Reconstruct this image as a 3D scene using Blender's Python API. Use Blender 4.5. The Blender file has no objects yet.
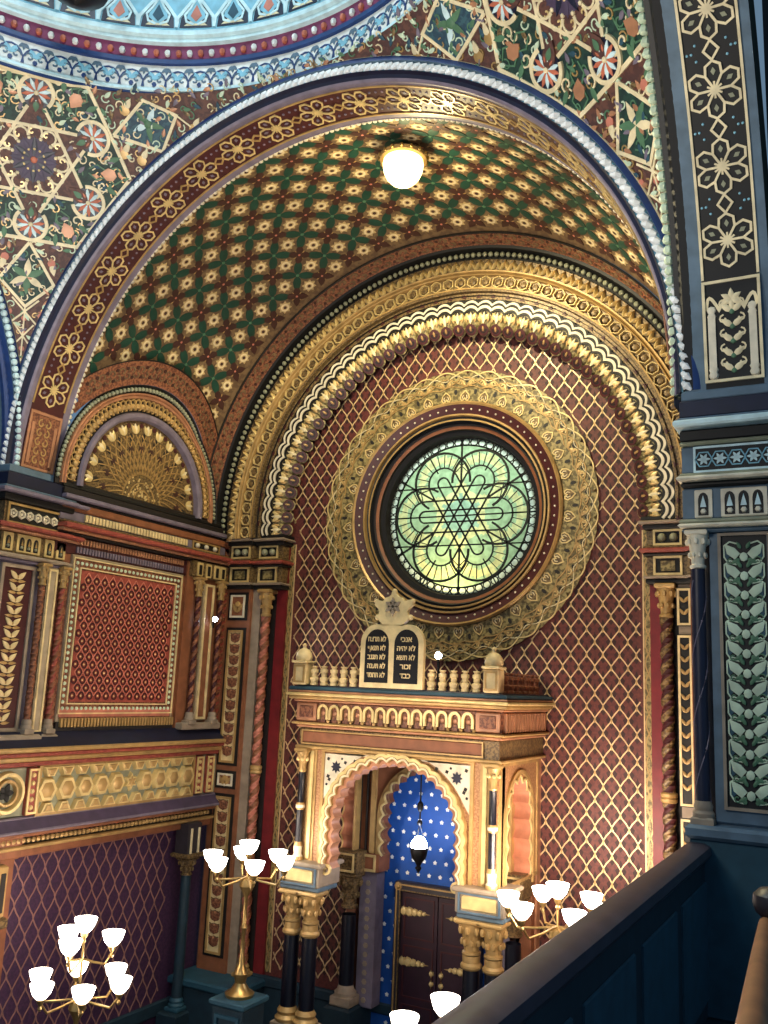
import bpy, bmesh, math, random
from math import sin, cos, pi, sqrt, atan2, hypot, floor
from mathutils import Vector, Matrix
random.seed(7)
C = bpy.context.scene.collection
ZC = -0.05            # height of every arch centre (the rose window's centre is the origin)
FLOOR = -6.30

# ------------------------------------------------------------------ materials
def lin(c):
    return tuple(((v/255)/12.92 if v/255 <= .04045 else ((v/255+.055)/1.055)**2.4) for v in c) + (1,)
M = {}
def mat(name, rgb, rough=.55, metal=0.0, var=.18, scale=9.0, second=None, fine=60.0):
    m = bpy.data.materials.new(name); m.use_nodes = True
    nt = m.node_tree; b = nt.nodes['Principled BSDF']
    b.inputs['Roughness'].default_value = rough; b.inputs['Metallic'].default_value = metal
    tc = nt.nodes.new('ShaderNodeTexCoord')
    n = nt.nodes.new('ShaderNodeTexNoise'); n.inputs['Scale'].default_value = scale; n.inputs['Detail'].default_value = 3
    nt.links.new(tc.outputs['Object'], n.inputs['Vector'])
    r = nt.nodes.new('ShaderNodeValToRGB')
    c = lin(rgb); d = lin(second) if second else None
    r.color_ramp.elements[0].position = .32; r.color_ramp.elements[1].position = .68
    if d:
        r.color_ramp.elements[0].color = c; r.color_ramp.elements[1].color = d
        r.color_ramp.elements[0].position = .44; r.color_ramp.elements[1].position = .56
        n.inputs['Scale'].default_value = fine
    else:
        r.color_ramp.elements[0].color = tuple(v*(1-var) for v in c[:3])+(1,)
        r.color_ramp.elements[1].color = tuple(min(1, v*(1+var)) for v in c[:3])+(1,)
    nt.links.new(n.outputs['Fac'], r.inputs['Fac']); nt.links.new(r.outputs['Color'], b.inputs['Base Color'])
    M[name] = m
    return m
def emis(name, rgb, strength):
    m = bpy.data.materials.new(name); m.use_nodes = True; nt = m.node_tree
    b = nt.nodes['Principled BSDF']; b.inputs['Base Color'].default_value = lin(rgb)
    b.inputs['Emission Color'].default_value = lin(rgb); b.inputs['Emission Strength'].default_value = strength
    b.inputs['Roughness'].default_value = .3
    M[name] = m
def glass(name, rgb):
    m = bpy.data.materials.new(name); m.use_nodes = True; nt = m.node_tree
    for n in list(nt.nodes): nt.nodes.remove(n)
    o = nt.nodes.new('ShaderNodeOutputMaterial'); t = nt.nodes.new('ShaderNodeBsdfTranslucent')
    tc = nt.nodes.new('ShaderNodeTexCoord'); n = nt.nodes.new('ShaderNodeTexNoise'); n.inputs['Scale'].default_value = 14
    r = nt.nodes.new('ShaderNodeValToRGB'); c = lin(rgb)
    r.color_ramp.elements[0].color = tuple(v*.7 for v in c[:3])+(1,); r.color_ramp.elements[1].color = c
    r.color_ramp.elements[0].position = .35; r.color_ramp.elements[1].position = .62
    nt.links.new(tc.outputs['Object'], n.inputs['Vector']); nt.links.new(n.outputs['Fac'], r.inputs['Fac'])
    nt.links.new(r.outputs['Color'], t.inputs['Color']); nt.links.new(t.outputs[0], o.inputs['Surface'])
    M[name] = m
mat('wall_red', (98,44,38), .6, second=(82,34,32), fine=30)
mat('wall_purple', (64,34,66), .65, second=(50,26,58), fine=30)
mat('lattice', (220,190,142), .4, .15)
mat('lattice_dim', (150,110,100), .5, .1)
mat('motif', (46,15,16), .65)
mat('gold', (182,148,94), .4, .25)
mat('gold_bright', (220,194,134), .38, .2)
mat('gold_dull', (132,108,70), .45, .2, second=(86,68,46), fine=45)
mat('old_gold', (156,140,92), .5, .1, second=(94,82,50), fine=26)
mat('cream', (228,212,172), .5)
mat('brown', (136,84,56), .55)
mat('rust', (146,94,66), .5, .05, second=(98,56,44), fine=40)
mat('copper', (178,126,94), .42, .15)
mat('dark', (24,18,18), .6)
mat('black', (9,8,10), .6)
mat('maroon', (66,22,26), .5)
mat('crimson', (112,24,30), .5)
mat('brick', (158,76,62), .55, second=(140,62,54), fine=20)
mat('pink', (196,120,100), .55)
mat('mauve', (116,106,122), .5)
mat('stone', (150,134,116), .6)
mat('grey_green', (144,146,122), .5, .1)
mat('blue', (26,54,108), .5)
mat('navy', (14,20,48), .45)
mat('deep_blue', (10,72,152), .6, var=.1)
mat('sky_blue', (130,186,206), .5)
mat('pale_blue', (202,228,232), .5)
mat('blue_grey', (86,108,126), .55)
mat('teal', (34,74,92), .6)
mat('teal_dark', (18,44,58), .65)
mat('white', (232,230,224), .5)
mat('ivory', (224,214,190), .45)
mat('green', (14,62,50), .55)
mat('leaf_green', (76,116,86), .55)
mat('arabesque', (12,42,40), .6, second=(26,62,52), fine=22)
mat('arabesque_red', (74,44,42), .6, second=(98,62,52), fine=22)
mat('arabesque_blue', (30,62,82), .6, second=(50,88,100), fine=22)
mat('tan', (122,98,70), .55, second=(98,76,56), fine=18)
mat('flower', (62,32,28), .55)
mat('orange', (190,104,76), .5)
mat('plum', (126,54,90), .5)
mat('wood', (140,96,62), .45)
mat('wood_dark', (46,42,48), .4)
mat('door_wood', (46,24,36), .4)
mat('brass', (170,140,88), .3, .8)
mat('iron', (30,28,30), .45, .5)
mat('lead', (14,20,16), .6)
mat('ark_gold', (184,140,98), .45, .12, second=(158,112,76), fine=50)
mat('cushion', (188,124,96), .5)
mat('dusk', (70,58,84), .55)
mat('pale_green', (196,214,186), .5)
mat('night', (10,12,26), .35)
mat('crest', (226,202,150), .45)
mat('rail_wood', (62,58,70), .38)
mat('star_white', (236,240,240), .5)
mat('slate', (8,9,20), .85)
mat('star_tan', (196,170,122), .5)
mat('pier_stone', (164,148,124), .55)
mat('floor_stone', (58,62,72), .5)
glass('glass_cream', (240,228,160)); glass('glass_green', (186,206,156)); glass('glass_teal', (178,204,170)); glass('glass_white', (240,240,214))
emis('lamp_glow', (255,246,232), 6)
emis('lamp_warm', (255,228,150), 4)
emis('spot_glow', (228,238,255), 40)

# ------------------------------------------------------------------ mesh builder
class MB:
    def __init__(s): s.v = []; s.f = []; s.m = []; s.mats = []
    def mi(s, m):
        if m not in s.mats: s.mats.append(m)
        return s.mats.index(m)
    def add(s, vs, fs, m):
        k = len(s.v); i = s.mi(m)
        s.v.extend(tuple(p) for p in vs); s.f.extend([tuple(a+k for a in f) for f in fs]); s.m.extend([i]*len(fs))
    def box(s, a, b, m, ch=0.0):
        x0,y0,z0 = [min(p,q) for p,q in zip(a,b)]; x1,y1,z1 = [max(p,q) for p,q in zip(a,b)]
        if ch <= 0:
            s.add([(x0,y0,z0),(x1,y0,z0),(x1,y1,z0),(x0,y1,z0),(x0,y0,z1),(x1,y0,z1),(x1,y1,z1),(x0,y1,z1)],
                  [(0,3,2,1),(4,5,6,7),(0,1,5,4),(1,2,6,5),(2,3,7,6),(3,0,4,7)], m); return
        c = min(ch, (x1-x0)*.45, (y1-y0)*.45, (z1-z0)*.45)
        rings = [(z0,c),(z0+c,0),(z1-c,0),(z1,c)]; vs = []
        for z,i in rings: vs += [(x0+i,y0+i,z),(x1-i,y0+i,z),(x1-i,y1-i,z),(x0+i,y1-i,z)]
        fs = [(0,3,2,1),(12,13,14,15)]
        for k in range(3):
            for j in range(4): fs.append((k*4+j, k*4+(j+1)%4, k*4+4+(j+1)%4, k*4+4+j))
        s.add(vs, fs, m)
    def grid(s, fn, nu, nv, m, keep=None, cu=False):
        vs = [fn(i/nu, j/nv) for j in range(nv+1) for i in range(nu+1)]
        fs = []
        for j in range(nv):
            for i in range(nu):
                if keep and not keep((i+.5)/nu, (j+.5)/nv): continue
                a = j*(nu+1)+i; fs.append((a, a+1, a+nu+2, a+nu+1))
        s.add(vs, fs, m)
    def sweep(s, prof, pos, a0, a1, n, m, closed=False):
        # prof: list of (r, d[, material]); pos(angle, r, d) -> point
        k = len(prof); vs = []
        N = n if closed else n+1
        for i in range(N):
            a = a0+(a1-a0)*i/n
            vs += [pos(a, p[0], p[1]) for p in prof]
        base = len(s.v); s.v.extend(vs)
        for i in range(n):
            i2 = (i+1) % N
            for j in range(k-1):
                mm = prof[j][2] if len(prof[j]) > 2 else m
                s.f.append((base+i*k+j, base+i2*k+j, base+i2*k+j+1, base+i*k+j+1)); s.m.append(s.mi(mm))
    def ribbon(s, pts, w, S, m, lift=.008, closed=False, thick=None):
        n = len(pts)
        if n < 2: return
        vs = []
        for i in range(n):
            if closed: p, q = pts[i-1], pts[(i+1) % n]
            else: p, q = pts[max(i-1,0)], pts[min(i+1,n-1)]
            o = pts[i]
            d1 = (o[0]-p[0], o[1]-p[1]); d2 = (q[0]-o[0], q[1]-o[1])
            l1 = hypot(*d1) or 1e9; l2 = hypot(*d2) or 1e9
            tx, ty = d1[0]/l1+d2[0]/l2, d1[1]/l1+d2[1]/l2; L = hypot(tx, ty)
            if L < 1e-6: tx, ty, L = d2[0], d2[1], l2
            nx, ny = -ty/L, tx/L
            k = min(1/max(L/2 if (l1 < 1e8 and l2 < 1e8) else 1, .35), 2.2)
            hw = w/2*k
            for sgn, h in ((1,0),(1,lift),(-1,lift),(-1,0)):
                vs.append(S(o[0]+sgn*nx*hw, o[1]+sgn*ny*hw, h))
        fs = []
        for i in range(n if closed else n-1):
            j = (i+1) % n
            for c in range(3): fs.append((i*4+c, j*4+c, j*4+c+1, i*4+c+1))
        s.add(vs, fs, m)
    def patch(s, pts, S, m, lift=.006, puff=.0, skirt=True):
        n = len(pts); cx = sum(p[0] for p in pts)/n; cy = sum(p[1] for p in pts)/n
        vs = [S(p[0], p[1], lift) for p in pts]+[S(cx, cy, lift+puff)]
        fs = [(i, (i+1) % n, n) for i in range(n)]
        if skirt:
            vs += [S(p[0], p[1], 0) for p in pts]
            fs += [(n+1+i, n+1+(i+1) % n, (i+1) % n, i) for i in range(n)]
        s.add(vs, fs, m)
    def stud(s, u, v, r, S, m, h=None, n=8):
        h = h or r*.7
        vs = [S(u+r*cos(2*pi*i/n), v+r*sin(2*pi*i/n), 0) for i in range(n)]
        vs += [S(u+.72*r*cos(2*pi*i/n), v+.72*r*sin(2*pi*i/n), h*.7) for i in range(n)]+[S(u, v, h)]
        fs = [(i, (i+1) % n, n+(i+1) % n, n+i) for i in range(n)]+[(n+i, n+(i+1) % n, 2*n) for i in range(n)]
        s.add(vs, fs, m)
    def hexring(s, u, v, r, S, m, h=.02, w=.3, n=6, rot=0, mid=None):
        o = [(cos(rot+2*pi*i/n), sin(rot+2*pi*i/n)) for i in range(n)]
        vs = []
        for k, hh in ((1,0),(1-w*.25,h),(1-w*.75,h),(1-w,h*.1)): vs += [S(u+r*k*x, v+r*k*y, hh) for x,y in o]
        fs = []
        for c in range(3): fs += [(c*n+i, c*n+(i+1) % n, c*n+n+(i+1) % n, c*n+n+i) for i in range(n)]
        s.add(vs, fs, m)
        if mid: s.stud(u, v, r*(1-w)*.8, S, mid, h*.9, 6)
    def pyramid(s, pts, S, m, h=.03, inset=.35):
        n = len(pts); cx = sum(p[0] for p in pts)/n; cy = sum(p[1] for p in pts)/n
        ins = [(p[0]+(cx-p[0])*inset, p[1]+(cy-p[1])*inset) for p in pts]
        vs = [S(p[0],p[1],0) for p in pts]+[S(p[0],p[1],h) for p in ins]
        s.add(vs, [(i,(i+1)%n,n+(i+1)%n,n+i) for i in range(n)]+[tuple(range(n,2*n))], m)
    def ball(s, c, r, m, nu=8, nv=5, sq=(1,1,1)):
        vs = [(c[0], c[1], c[2]-r*sq[2])]
        for j in range(1, nv):
            t = -pi/2+pi*j/nv
            for i in range(nu): vs.append((c[0]+r*sq[0]*cos(t)*cos(2*pi*i/nu), c[1]+r*sq[1]*cos(t)*sin(2*pi*i/nu), c[2]+r*sq[2]*sin(t)))
        vs.append((c[0], c[1], c[2]+r*sq[2])); e = len(vs)-1
        fs = [(0, 1+(i+1) % nu, 1+i) for i in range(nu)]+[(e, e-nu+i, e-nu+(i+1) % nu) for i in range(nu)]
        for j in range(nv-2):
            for i in range(nu): a = 1+j*nu; fs.append((a+i, a+(i+1) % nu, a+nu+(i+1) % nu, a+nu+i))
        s.add(vs, fs, m)
    def lathe(s, prof, o, m, n=20, cap=True):
        # prof: (r, z[, material]) around a vertical axis at o
        k = len(prof); base = len(s.v)
        for i in range(n):
            a = 2*pi*i/n
            for p in prof: s.v.append((o[0]+p[0]*cos(a), o[1]+p[0]*sin(a), o[2]+p[1]))
        for i in range(n):
            i2 = (i+1) % n
            for j in range(k-1):
                mm = prof[j][2] if len(prof[j]) > 2 else m
                s.f.append((base+i*k+j, base+i2*k+j, base+i2*k+j+1, base+i*k+j+1)); s.m.append(s.mi(mm))
        if cap:
            for j in (0, k-1):
                if prof[j][0] > 1e-4: s.f.append(tuple(base+i*k+j for i in range(n))); s.m.append(s.mi(m))
    def tube(s, pts, r, m, n=8):
        P = [Vector(p) for p in pts]; base = len(s.v); up = Vector((0.13,.21,.97)).normalized()
        R = r if isinstance(r, (list,tuple)) else [r]*len(P)
        for i, p in enumerate(P):
            t = (P[min(i+1,len(P)-1)]-P[max(i-1,0)]).normalized(); a = t.cross(up)
            if a.length < .1: a = t.cross(Vector((1,0,0)))
            a.normalize(); b = t.cross(a)
            for k in range(n): s.v.append(tuple(p+(a*cos(2*pi*k/n)+b*sin(2*pi*k/n))*R[i]))
        im = s.mi(m)
        for i in range(len(P)-1):
            for k in range(n): s.f.append((base+i*n+k, base+i*n+(k+1) % n, base+(i+1)*n+(k+1) % n, base+(i+1)*n+k)); s.m.append(im)
        for i in (0, len(P)-1): s.f.append(tuple(base+i*n+k for k in range(n))); s.m.append(im)
    def plate(s, outer, inner, to3, d0, d1, m, m_in=None):
        # outer/inner: same-length 2-D outlines (open or closed treated as strip), between depths d0 and d1
        n = len(outer); vs = []
        for d in (d0, d1):
            vs += [to3(p[0],p[1],d) for p in outer]+[to3(p[0],p[1],d) for p in inner]
        fs = []; fi = []
        for i in range(n-1):
            fs += [(i,i+1,n+i+1,n+i),(2*n+i,3*n+i,3*n+i+1,2*n+i+1),(i,2*n+i,2*n+i+1,i+1)]
            fi += [(n+i,n+i+1,3*n+i+1,3*n+i)]
        s.add(vs, fs+[(0,n,3*n,2*n),(n-1,3*n-1,4*n-1,2*n-1)], m); s.add(vs, fi, m_in or m)
    def build(s, name, parent=None, smooth=True, loc=None):
        me = bpy.data.meshes.new(name); v = s.v
        if loc: v = [(p[0]-loc[0], p[1]-loc[1], p[2]-loc[2]) for p in v]
        me.from_pydata(v, [], s.f)
        for m in s.mats: me.materials.append(M[m])
        me.polygons.foreach_set('material_index', s.m)
        bm = bmesh.new(); bm.from_mesh(me); bmesh.ops.recalc_face_normals(bm, faces=bm.faces); bm.to_mesh(me); bm.free()
        if smooth:
            me.polygons.foreach_set('use_smooth', [True]*len(me.polygons)); me.set_sharp_from_angle(angle=math.radians(38))
        me.update()
        o = bpy.data.objects.new(name, me); C.objects.link(o)
        if parent: o.parent = parent
        if loc: o.location = loc
        return o
def tag(o, label, cat, group=None, kind=None):
    o['label'] = label; o['category'] = cat
    if group: o['group'] = group
    if kind: o['kind'] = kind
    return o
def empty(name, loc, label, cat, group=None, kind=None):
    o = bpy.data.objects.new(name, None); C.objects.link(o); o.location = loc; o.empty_display_size = .2
    return tag(o, label, cat, group, kind)
def part(mb, name, parent, label=None, smooth=True):
    # geometry written in world coordinates, parented to an Empty that stands anywhere
    l = parent.location.copy(); p = parent.parent
    while p: l = l+p.location; p = p.parent
    mb.v = [(a[0]-l.x, a[1]-l.y, a[2]-l.z) for a in mb.v]
    o = mb.build(name, parent, smooth)
    if label: o['label'] = label
    return o
def copy_tree(o, parent=None):
    c = o.copy(); C.objects.link(c)
    if parent: c.parent = parent
    for ch in list(o.children): copy_tree(ch, c)
    return c

# ------------------------------------------------------------------ surfaces and motifs
def S_Y(y0): return lambda u, v, h: (u, y0-h, v)          # faces -Y; u = x, v = z
def S_X(x0, sg=1): return lambda u, v, h: (x0+sg*h, u, v)  # faces sg*X; u = y, v = z
def S_Z(z0): return lambda u, v, h: (u, v, z0+h)
def leaf(u, v, ang, L, W, n=5):
    a = []; ca, sa = cos(ang), sin(ang)
    for i in range(n+1):
        t = i/n; w = W*sin(pi*t**.8)*.5; a.append((t*L, w))
    for i in range(n-1, 0, -1):
        t = i/n; w = W*sin(pi*t**.8)*.5; a.append((t*L, -w))
    return [(u+x*ca-y*sa, v+x*sa+y*ca) for x, y in a]
def circ(u, v, r, n=10, r2=None, rot=0):
    return [(u+r*cos(rot+2*pi*i/n), v+(r2 or r)*sin(rot+2*pi*i/n)) for i in range(n)]
def arc(u, v, r, a0, a1, n=8, r2=None):
    return [(u+r*cos(a0+(a1-a0)*i/n), v+(r2 or r)*sin(a0+(a1-a0)*i/n)) for i in range(n+1)]
def poly_rot(pts, a, u, v, k=1):
    return [(u+k*(x*cos(a)-y*sin(a)), v+k*(x*sin(a)+y*cos(a))) for x, y in pts]
def rect(u0, v0, u1, v1): return [(u0,v0),(u1,v0),(u1,v1),(u0,v1)]
def frame(mb, u0, v0, u1, v1, w, S, m, lift=.015):
    mb.ribbon(rect(u0,v0,u1,v1), w, S, m, lift, closed=True)
def spiral(u, v, r, a0, turns, sg=1, n=14):
    return [(u+r*(1-.75*i/n)*cos(a0+sg*turns*2*pi*i/n), v+r*(1-.75*i/n)*sin(a0+sg*turns*2*pi*i/n)) for i in range(n+1)]
def rosette(mb, u, v, r, S, m, w, dot=None, a0=0, lift=.008, n=6):
    for k in range(n):
        a = a0+2*pi*k/n
        h = math.tan(pi/n)
        mb.ribbon(poly_rot([(0,0),(.5,.5*h),(.84,.26),(1,0),(.84,-.26),(.5,-.5*h)], a, u, v, r), w, S, m, lift)
        if dot:
            mb.patch(poly_rot([(.5,0),(.64,.09),(.78,0),(.64,-.09)], a, u, v, r), S, dot, lift*.6)
    for k in range(n):
        a = a0+2*pi*k/n
        mb.ribbon([(u,v),(u+.3*r*cos(a),v+.3*r*sin(a))], w*.8, S, m, lift)
    mb.stud(u, v, r*.1, S, m, .012)
def lattice(mb, S, ok, u0, u1, v0, v1, W, H, m, w, motif=None, dot=None, amp=-.016):
    N = int((u1-u0)/W)+int((v1-v0)/H)+3
    st = 6
    for sg in (1,-1):
        for k in range(-N, 2*N):
            run = []
            e0, e1 = u0+k*W, u0+(k+sg*(v1-v0)/H)*W
            if max(e0,e1) < u0-W or min(e0,e1) > u1+W: continue
            n = int((v1-v0)/H*st)
            for i in range(n+1):
                v = v0+(v1-v0)*i/n; t = (v-v0)/H
                u = u0+(k+sg*t)*W+amp*sg*sin(4*pi*t)*.5
                if u0 <= u <= u1 and ok(u, v): run.append((u, v))
                else:
                    if len(run) > 1: mb.ribbon(run, w, S, m, .006)
                    run = []
            if len(run) > 1: mb.ribbon(run, w, S, m, .006)
    for j in range(int((v1-v0)/H*2)+1):
        for i in range(int((u1-u0)/W)+2):
            u = u0+(i+(.5 if j % 2 else 0))*W; v = v0+j*H/2+H*.0
            if not (u0+W*.35 < u < u1-W*.35 and v0+H*.3 < v < v1-H*.3 and ok(u,v-H*.3) and ok(u,v+H*.3) and ok(u-W*.3,v) and ok(u+W*.3,v)): continue
            if motif:
                q = [(0,-.30),(.16,-.16),(.27,.0),(.13,.1),(0,.32),(-.13,.1),(-.27,.0),(-.16,-.16)]
                mb.patch([(u+x*W*1.22, v+y*H*1.2) for x,y in q], S, motif, .003, .003)
            if dot:
                mb.patch([(u+x*W, v+y*H) for x,y in [(0,-.17),(.07,-.04),(0,.1),(-.07,-.04)]], S, dot, .006, .004)

# =================================================================== BACK WALL
RA = 2.46
mb = MB()
def back_bound(a):
    dx, dz = cos(a), sin(a)
    if dz >= 0: return 2.9
    t = 1e9
    if abs(dx) > 1e-6: t = min(t, 2.9/abs(dx))
    t = min(t, (-FLOOR)/-dz)
    return t
NB = 160
ang = sorted([2*pi*i/NB for i in range(NB)]+[atan2(FLOOR,2.9)+2*pi, atan2(FLOOR,-2.9)+2*pi])
vs = [(1.2*cos(a), 0, 1.2*sin(a)) for a in ang]+[(back_bound(a)*cos(a), 0, back_bound(a)*sin(a)) for a in ang]
n = len(ang); mb.add(vs, [(i,(i+1)%n,n+(i+1)%n,n+i) for i in range(n)], 'wall_red')
def ok_back(u, v):
    if hypot(u, v) < 1.69: return False
    if v > ZC: return hypot(u, v-ZC) < 2.40
    return abs(u) < 2.13
lattice(mb, S_Y(0), ok_back, -2.52, 2.52, -5.25, 2.43, .170, .262, 'lattice', .0125, 'motif', 'gold')
for x in (-2.19, 2.19):                                    # braid borders of the hanging
    for e in (-.045,.045): mb.ribbon([(x+e,-5.3),(x+e,-.3)], .012, S_Y(0), 'lattice', .008)
    for ph in (0, pi): mb.ribbon([(x+.03*sin(i*.8+ph), -5.3+i*.05) for i in range(100)], .012, S_Y(0), 'gold', .008)
    mb.box((x-.05 if x<0 else x-.05, -.004, -5.3), (x+.05,0.002,-.3), 'old_gold')
mb.box((-2.9,-.07,-5.45),(2.9,-.001,-5.33),'teal_dark',.02)
mb.box((-2.9,-.04,FLOOR),(2.9,-.001,-5.45),'teal_dark')
o = mb.build('wall_back'); tag(o, 'red back wall covered with a wavy gold diamond lattice around the rose window', 'wall', kind='structure')

# =================================================================== ROSE WINDOW
win = empty('window_1', (0,0,0), 'round stained glass rose window with a broad gold ornament ring', 'window', kind='structure')
def posY(a, r, d): return (r*cos(a), d, r*sin(a))
def S_ring(y0, zc=0.0):  # u = angle*1.0, v = radius
    return lambda u, v, h: (v*cos(u), y0-h, zc+v*sin(u))
mb = MB()
N = 36
mb.sweep([(1.27,0),(1.27,-.03),(1.64,-.03),(1.67,0)], posY, 0, 2*pi, 144, 'old_gold', True)
S = S_ring(-.03)
for k in range(N):
    a = 2*pi*k/N; da = 2*pi/N
    mb.patch([(a+da*.5*cos(t), 1.645+.055*sin(t)) for t in [pi*i/6 for i in range(7)]], S, 'old_gold', .004)
    mb.ribbon([(a+da*.5*cos(t), 1.645+.055*sin(t)) for t in [pi*i/6 for i in range(7)]], .016, S_ring(-.03) if 0 else S, 'gold_bright', .012) if 0 else None
def ring_ribbon(mb, fn, n, w, zc, y, m, lift=.01, a0=0, a1=2*pi, closed=True):
    pts = []
    for i in range(n if closed else n+1):
        a = a0+(a1-a0)*i/n; r = fn(a); pts.append((r*cos(a), zc+r*sin(a)))
    mb.ribbon(pts, w, S_Y(y), m, lift, closed=closed)
ring_ribbon(mb, lambda a: 1.645+.05*abs(sin(N/2*a)), 288, .014, 0, -.03, 'gold_bright', .012)
ring_ribbon(mb, lambda a: 1.56+.05*sin(N/2*a), 288, .012, 0, -.03, 'gold', .012)
ring_ribbon(mb, lambda a: 1.56-.05*sin(N/2*a), 288, .012, 0, -.03, 'gold', .012)
ring_ribbon(mb, lambda a: 1.48+.03*abs(sin(N/2*a+.8)), 288, .01, 0, -.03, 'gold', .012)
ring_ribbon(mb, lambda a: 1.61+.03*cos(N*a), 288, .008, 0, -.03, 'cream', .012)
def pol(u, v, a, r):  # local (tangential u, radial v) at ring position -> plane
    rr = r+v; return (rr*cos(a)-u*sin(a)*-1*-1, rr*sin(a)+u*cos(a))
for k in range(N):
    a = 2*pi*(k+.5)/N
    h = [(0,-.075),(.045,-.03),(.058,.015),(.04,.045),(.015,.04),(0,.015),(-.015,.04),(-.04,.045),(-.058,.015),(-.045,-.03)]
    mb.patch([pol(x,-y*1.0,a,1.375) for x,y in h], S_Y(-.03), 'gold_dull', .006, .004)
    mb.ribbon([pol(x,-y*1.0,a,1.375) for x,y in h], .013, S_Y(-.03), 'gold_bright', .012, closed=True)
    for s_ in (1,-1):
        mb.ribbon([pol(s_*x,y,a,1.375) for x,y in [(.015,-.03),(.03,-.01),(.02,.02)]], .009, S_Y(-.03), 'cream', .012)
        mb.patch([pol(s_*x,y,a,1.5) for x,y in leaf(0.01,0,.9,.1,.035)], S_Y(-.03), 'gold', .008, .006)
        mb.ribbon([pol(s_*x,y,a,1.53) for x,y in spiral(.06,0.02,.035,0,.9)], .009, S_Y(-.03), 'gold_bright', .01)
    mb.patch([pol(x,y,a,1.57) for x,y in circ(0,0,.022,7)], S_Y(-.03), 'dark', .004)
    mb.patch([pol(x,y,a+pi/N,1.44) for x,y in circ(0,0,.02,7,.035)], S_Y(-.03), 'dark', .004)
    mb.patch([pol(x,y,a+pi/N,1.62) for x,y in circ(0,0,.016,6)], S_Y(-.03), 'dark', .004)
part(mb, 'ornament_ring', win, 'pale gold ornament ring with a row of hearts')
mb = MB()
mb.sweep([(1.31,-.03),(1.315,-.07),(1.295,-.09),(1.275,-.075)], posY, 0, 2*pi, 120, 'gold', True)
mb.sweep([(1.275,-.075),(1.17,-.03)], posY, 0, 2*pi, 120, 'maroon', True)
for k in range(72):
    a = 2*pi*k/72; r = 1.222; mb.ball((r*cos(a), -.055, r*sin(a)), .013, 'ivory', 6, 4)
part(mb, 'outer_moulding', win, 'maroon ring moulding with small white beads')
mb = MB()
mb.sweep([(1.17,-.03),(1.165,-.06),(1.145,-.06),(1.14,-.01)], posY, 0, 2*pi, 120, 'gold', True)
mb.sweep([(1.14,-.01),(1.115,.0,'gold_dull'),(1.11,-.03,'gold'),(1.09,-.03,'slate'),(1.085,.03,'slate'),(1.06,.02,'wood_dark'),(1.045,.045,'brown'),(1.01,.06,'dark'),(1.0,.09,'slate'),(.95,.12,'dark'),(.93,.22,'black'),(.9,.22)], posY, 0, 2*pi, 120, 'dark', True)
part(mb, 'inner_moulding', win, 'dark stepped inner moulding of the window')
# glass
mb = MB(); yg = .2; Rg = .93
Sg = S_Y(yg)
pet = .30; pr = .50
def glass_kind(x, z):
    r = hypot(x,z); a = atan2(z,x)
    if r > .86: return 'glass_white'
    k = round((a-pi/6*0)/(pi/3)); ak = k*pi/3
    px, pz = pr*cos(ak), pr*sin(ak); d = hypot(x-px, z-pz)
    if d < .30: return 'glass_cream' if d > .2 else 'glass_green'
    return 'glass_teal' if r < .5 else 'glass_green'
NR, NA = 24, 72
vs = [(0,yg,0)]
for j in range(1,NR+1):
    for i in range(NA): r = Rg*j/NR; a = 2*pi*i/NA; vs.append((r*cos(a),yg,r*sin(a)))
groups = {}
for j in range(NR):
    for i in range(NA):
        r = Rg*(j+.5)/NR; a = 2*pi*(i+.5)/NA; g = glass_kind(r*cos(a), r*sin(a))
        if j == 0: f = (0, 1+i, 1+(i+1)%NA)
        else: f = (1+(j-1)*NA+i, 1+j*NA+i, 1+j*NA+(i+1)%NA, 1+(j-1)*NA+(i+1)%NA)
        groups.setdefault(g, []).append(f)
for g, f in groups.items(): mb.add(vs, f, g)
part(mb, 'glass', win, 'cream, green and yellow stained glass', smooth=False)
mb = MB()
for k in range(6):
    a = k*pi/3
    L = lambda pts: poly_rot(pts, a, 0, 0)
    for off in (.07,.19):
        mb.ribbon(L([(-.46,off),(.46,off)]+arc(.46,0,off,pi/2,-pi/2,12)[1:-1]+[(.46,-off)]), .019, Sg, 'lead', .012)
    mb.ribbon(L(arc(.48,0,.355,-2.15,2.15,24)), .026, Sg, 'lead', .014)
    mb.ribbon(L([(.6,0),(.93,0)]), .014, Sg, 'lead', .012)
    mb.ribbon(poly_rot([(.40,0),(.93,0)], a+pi/6, 0, 0), .022, Sg, 'lead', .012)
    for t in range(-5,6):
        t_ = t*.28
        mb.ribbon(L([(.46+.20*cos(t_),.20*sin(t_)),(.47+.345*cos(t_),.345*sin(t_))]), .010, Sg, 'lead', .008)
    h = .93*cos(pi/6)
for zz in (-.35,.35,0): mb.ribbon([(-sqrt(.93**2-zz*zz),zz),(sqrt(.93**2-zz*zz),zz)], .016, Sg, 'lead', .012)
mb.ribbon(circ(0,0,.85,72),   .020, Sg, 'lead', .012, closed=True)
for k in range(54):
    a = 2*pi*k/54; mb.ribbon(circ(.89*cos(a),.89*sin(a),.046,8), .012, Sg, 'lead', .012, closed=True)
part(mb, 'lead_tracery', win, 'black lead lines forming a six-pointed star flower')

# =================================================================== ARCHIVOLT ON THE BACK WALL
arch = empty('trim_1', (0,0,ZC), 'great gold arch of ornamented rings framing the rose window', 'arch', kind='structure')
A0, A1 = -.075, pi+.075
def posA(a, r, d): return (r*cos(a), d, ZC+r*sin(a))
NL = 46
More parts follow.
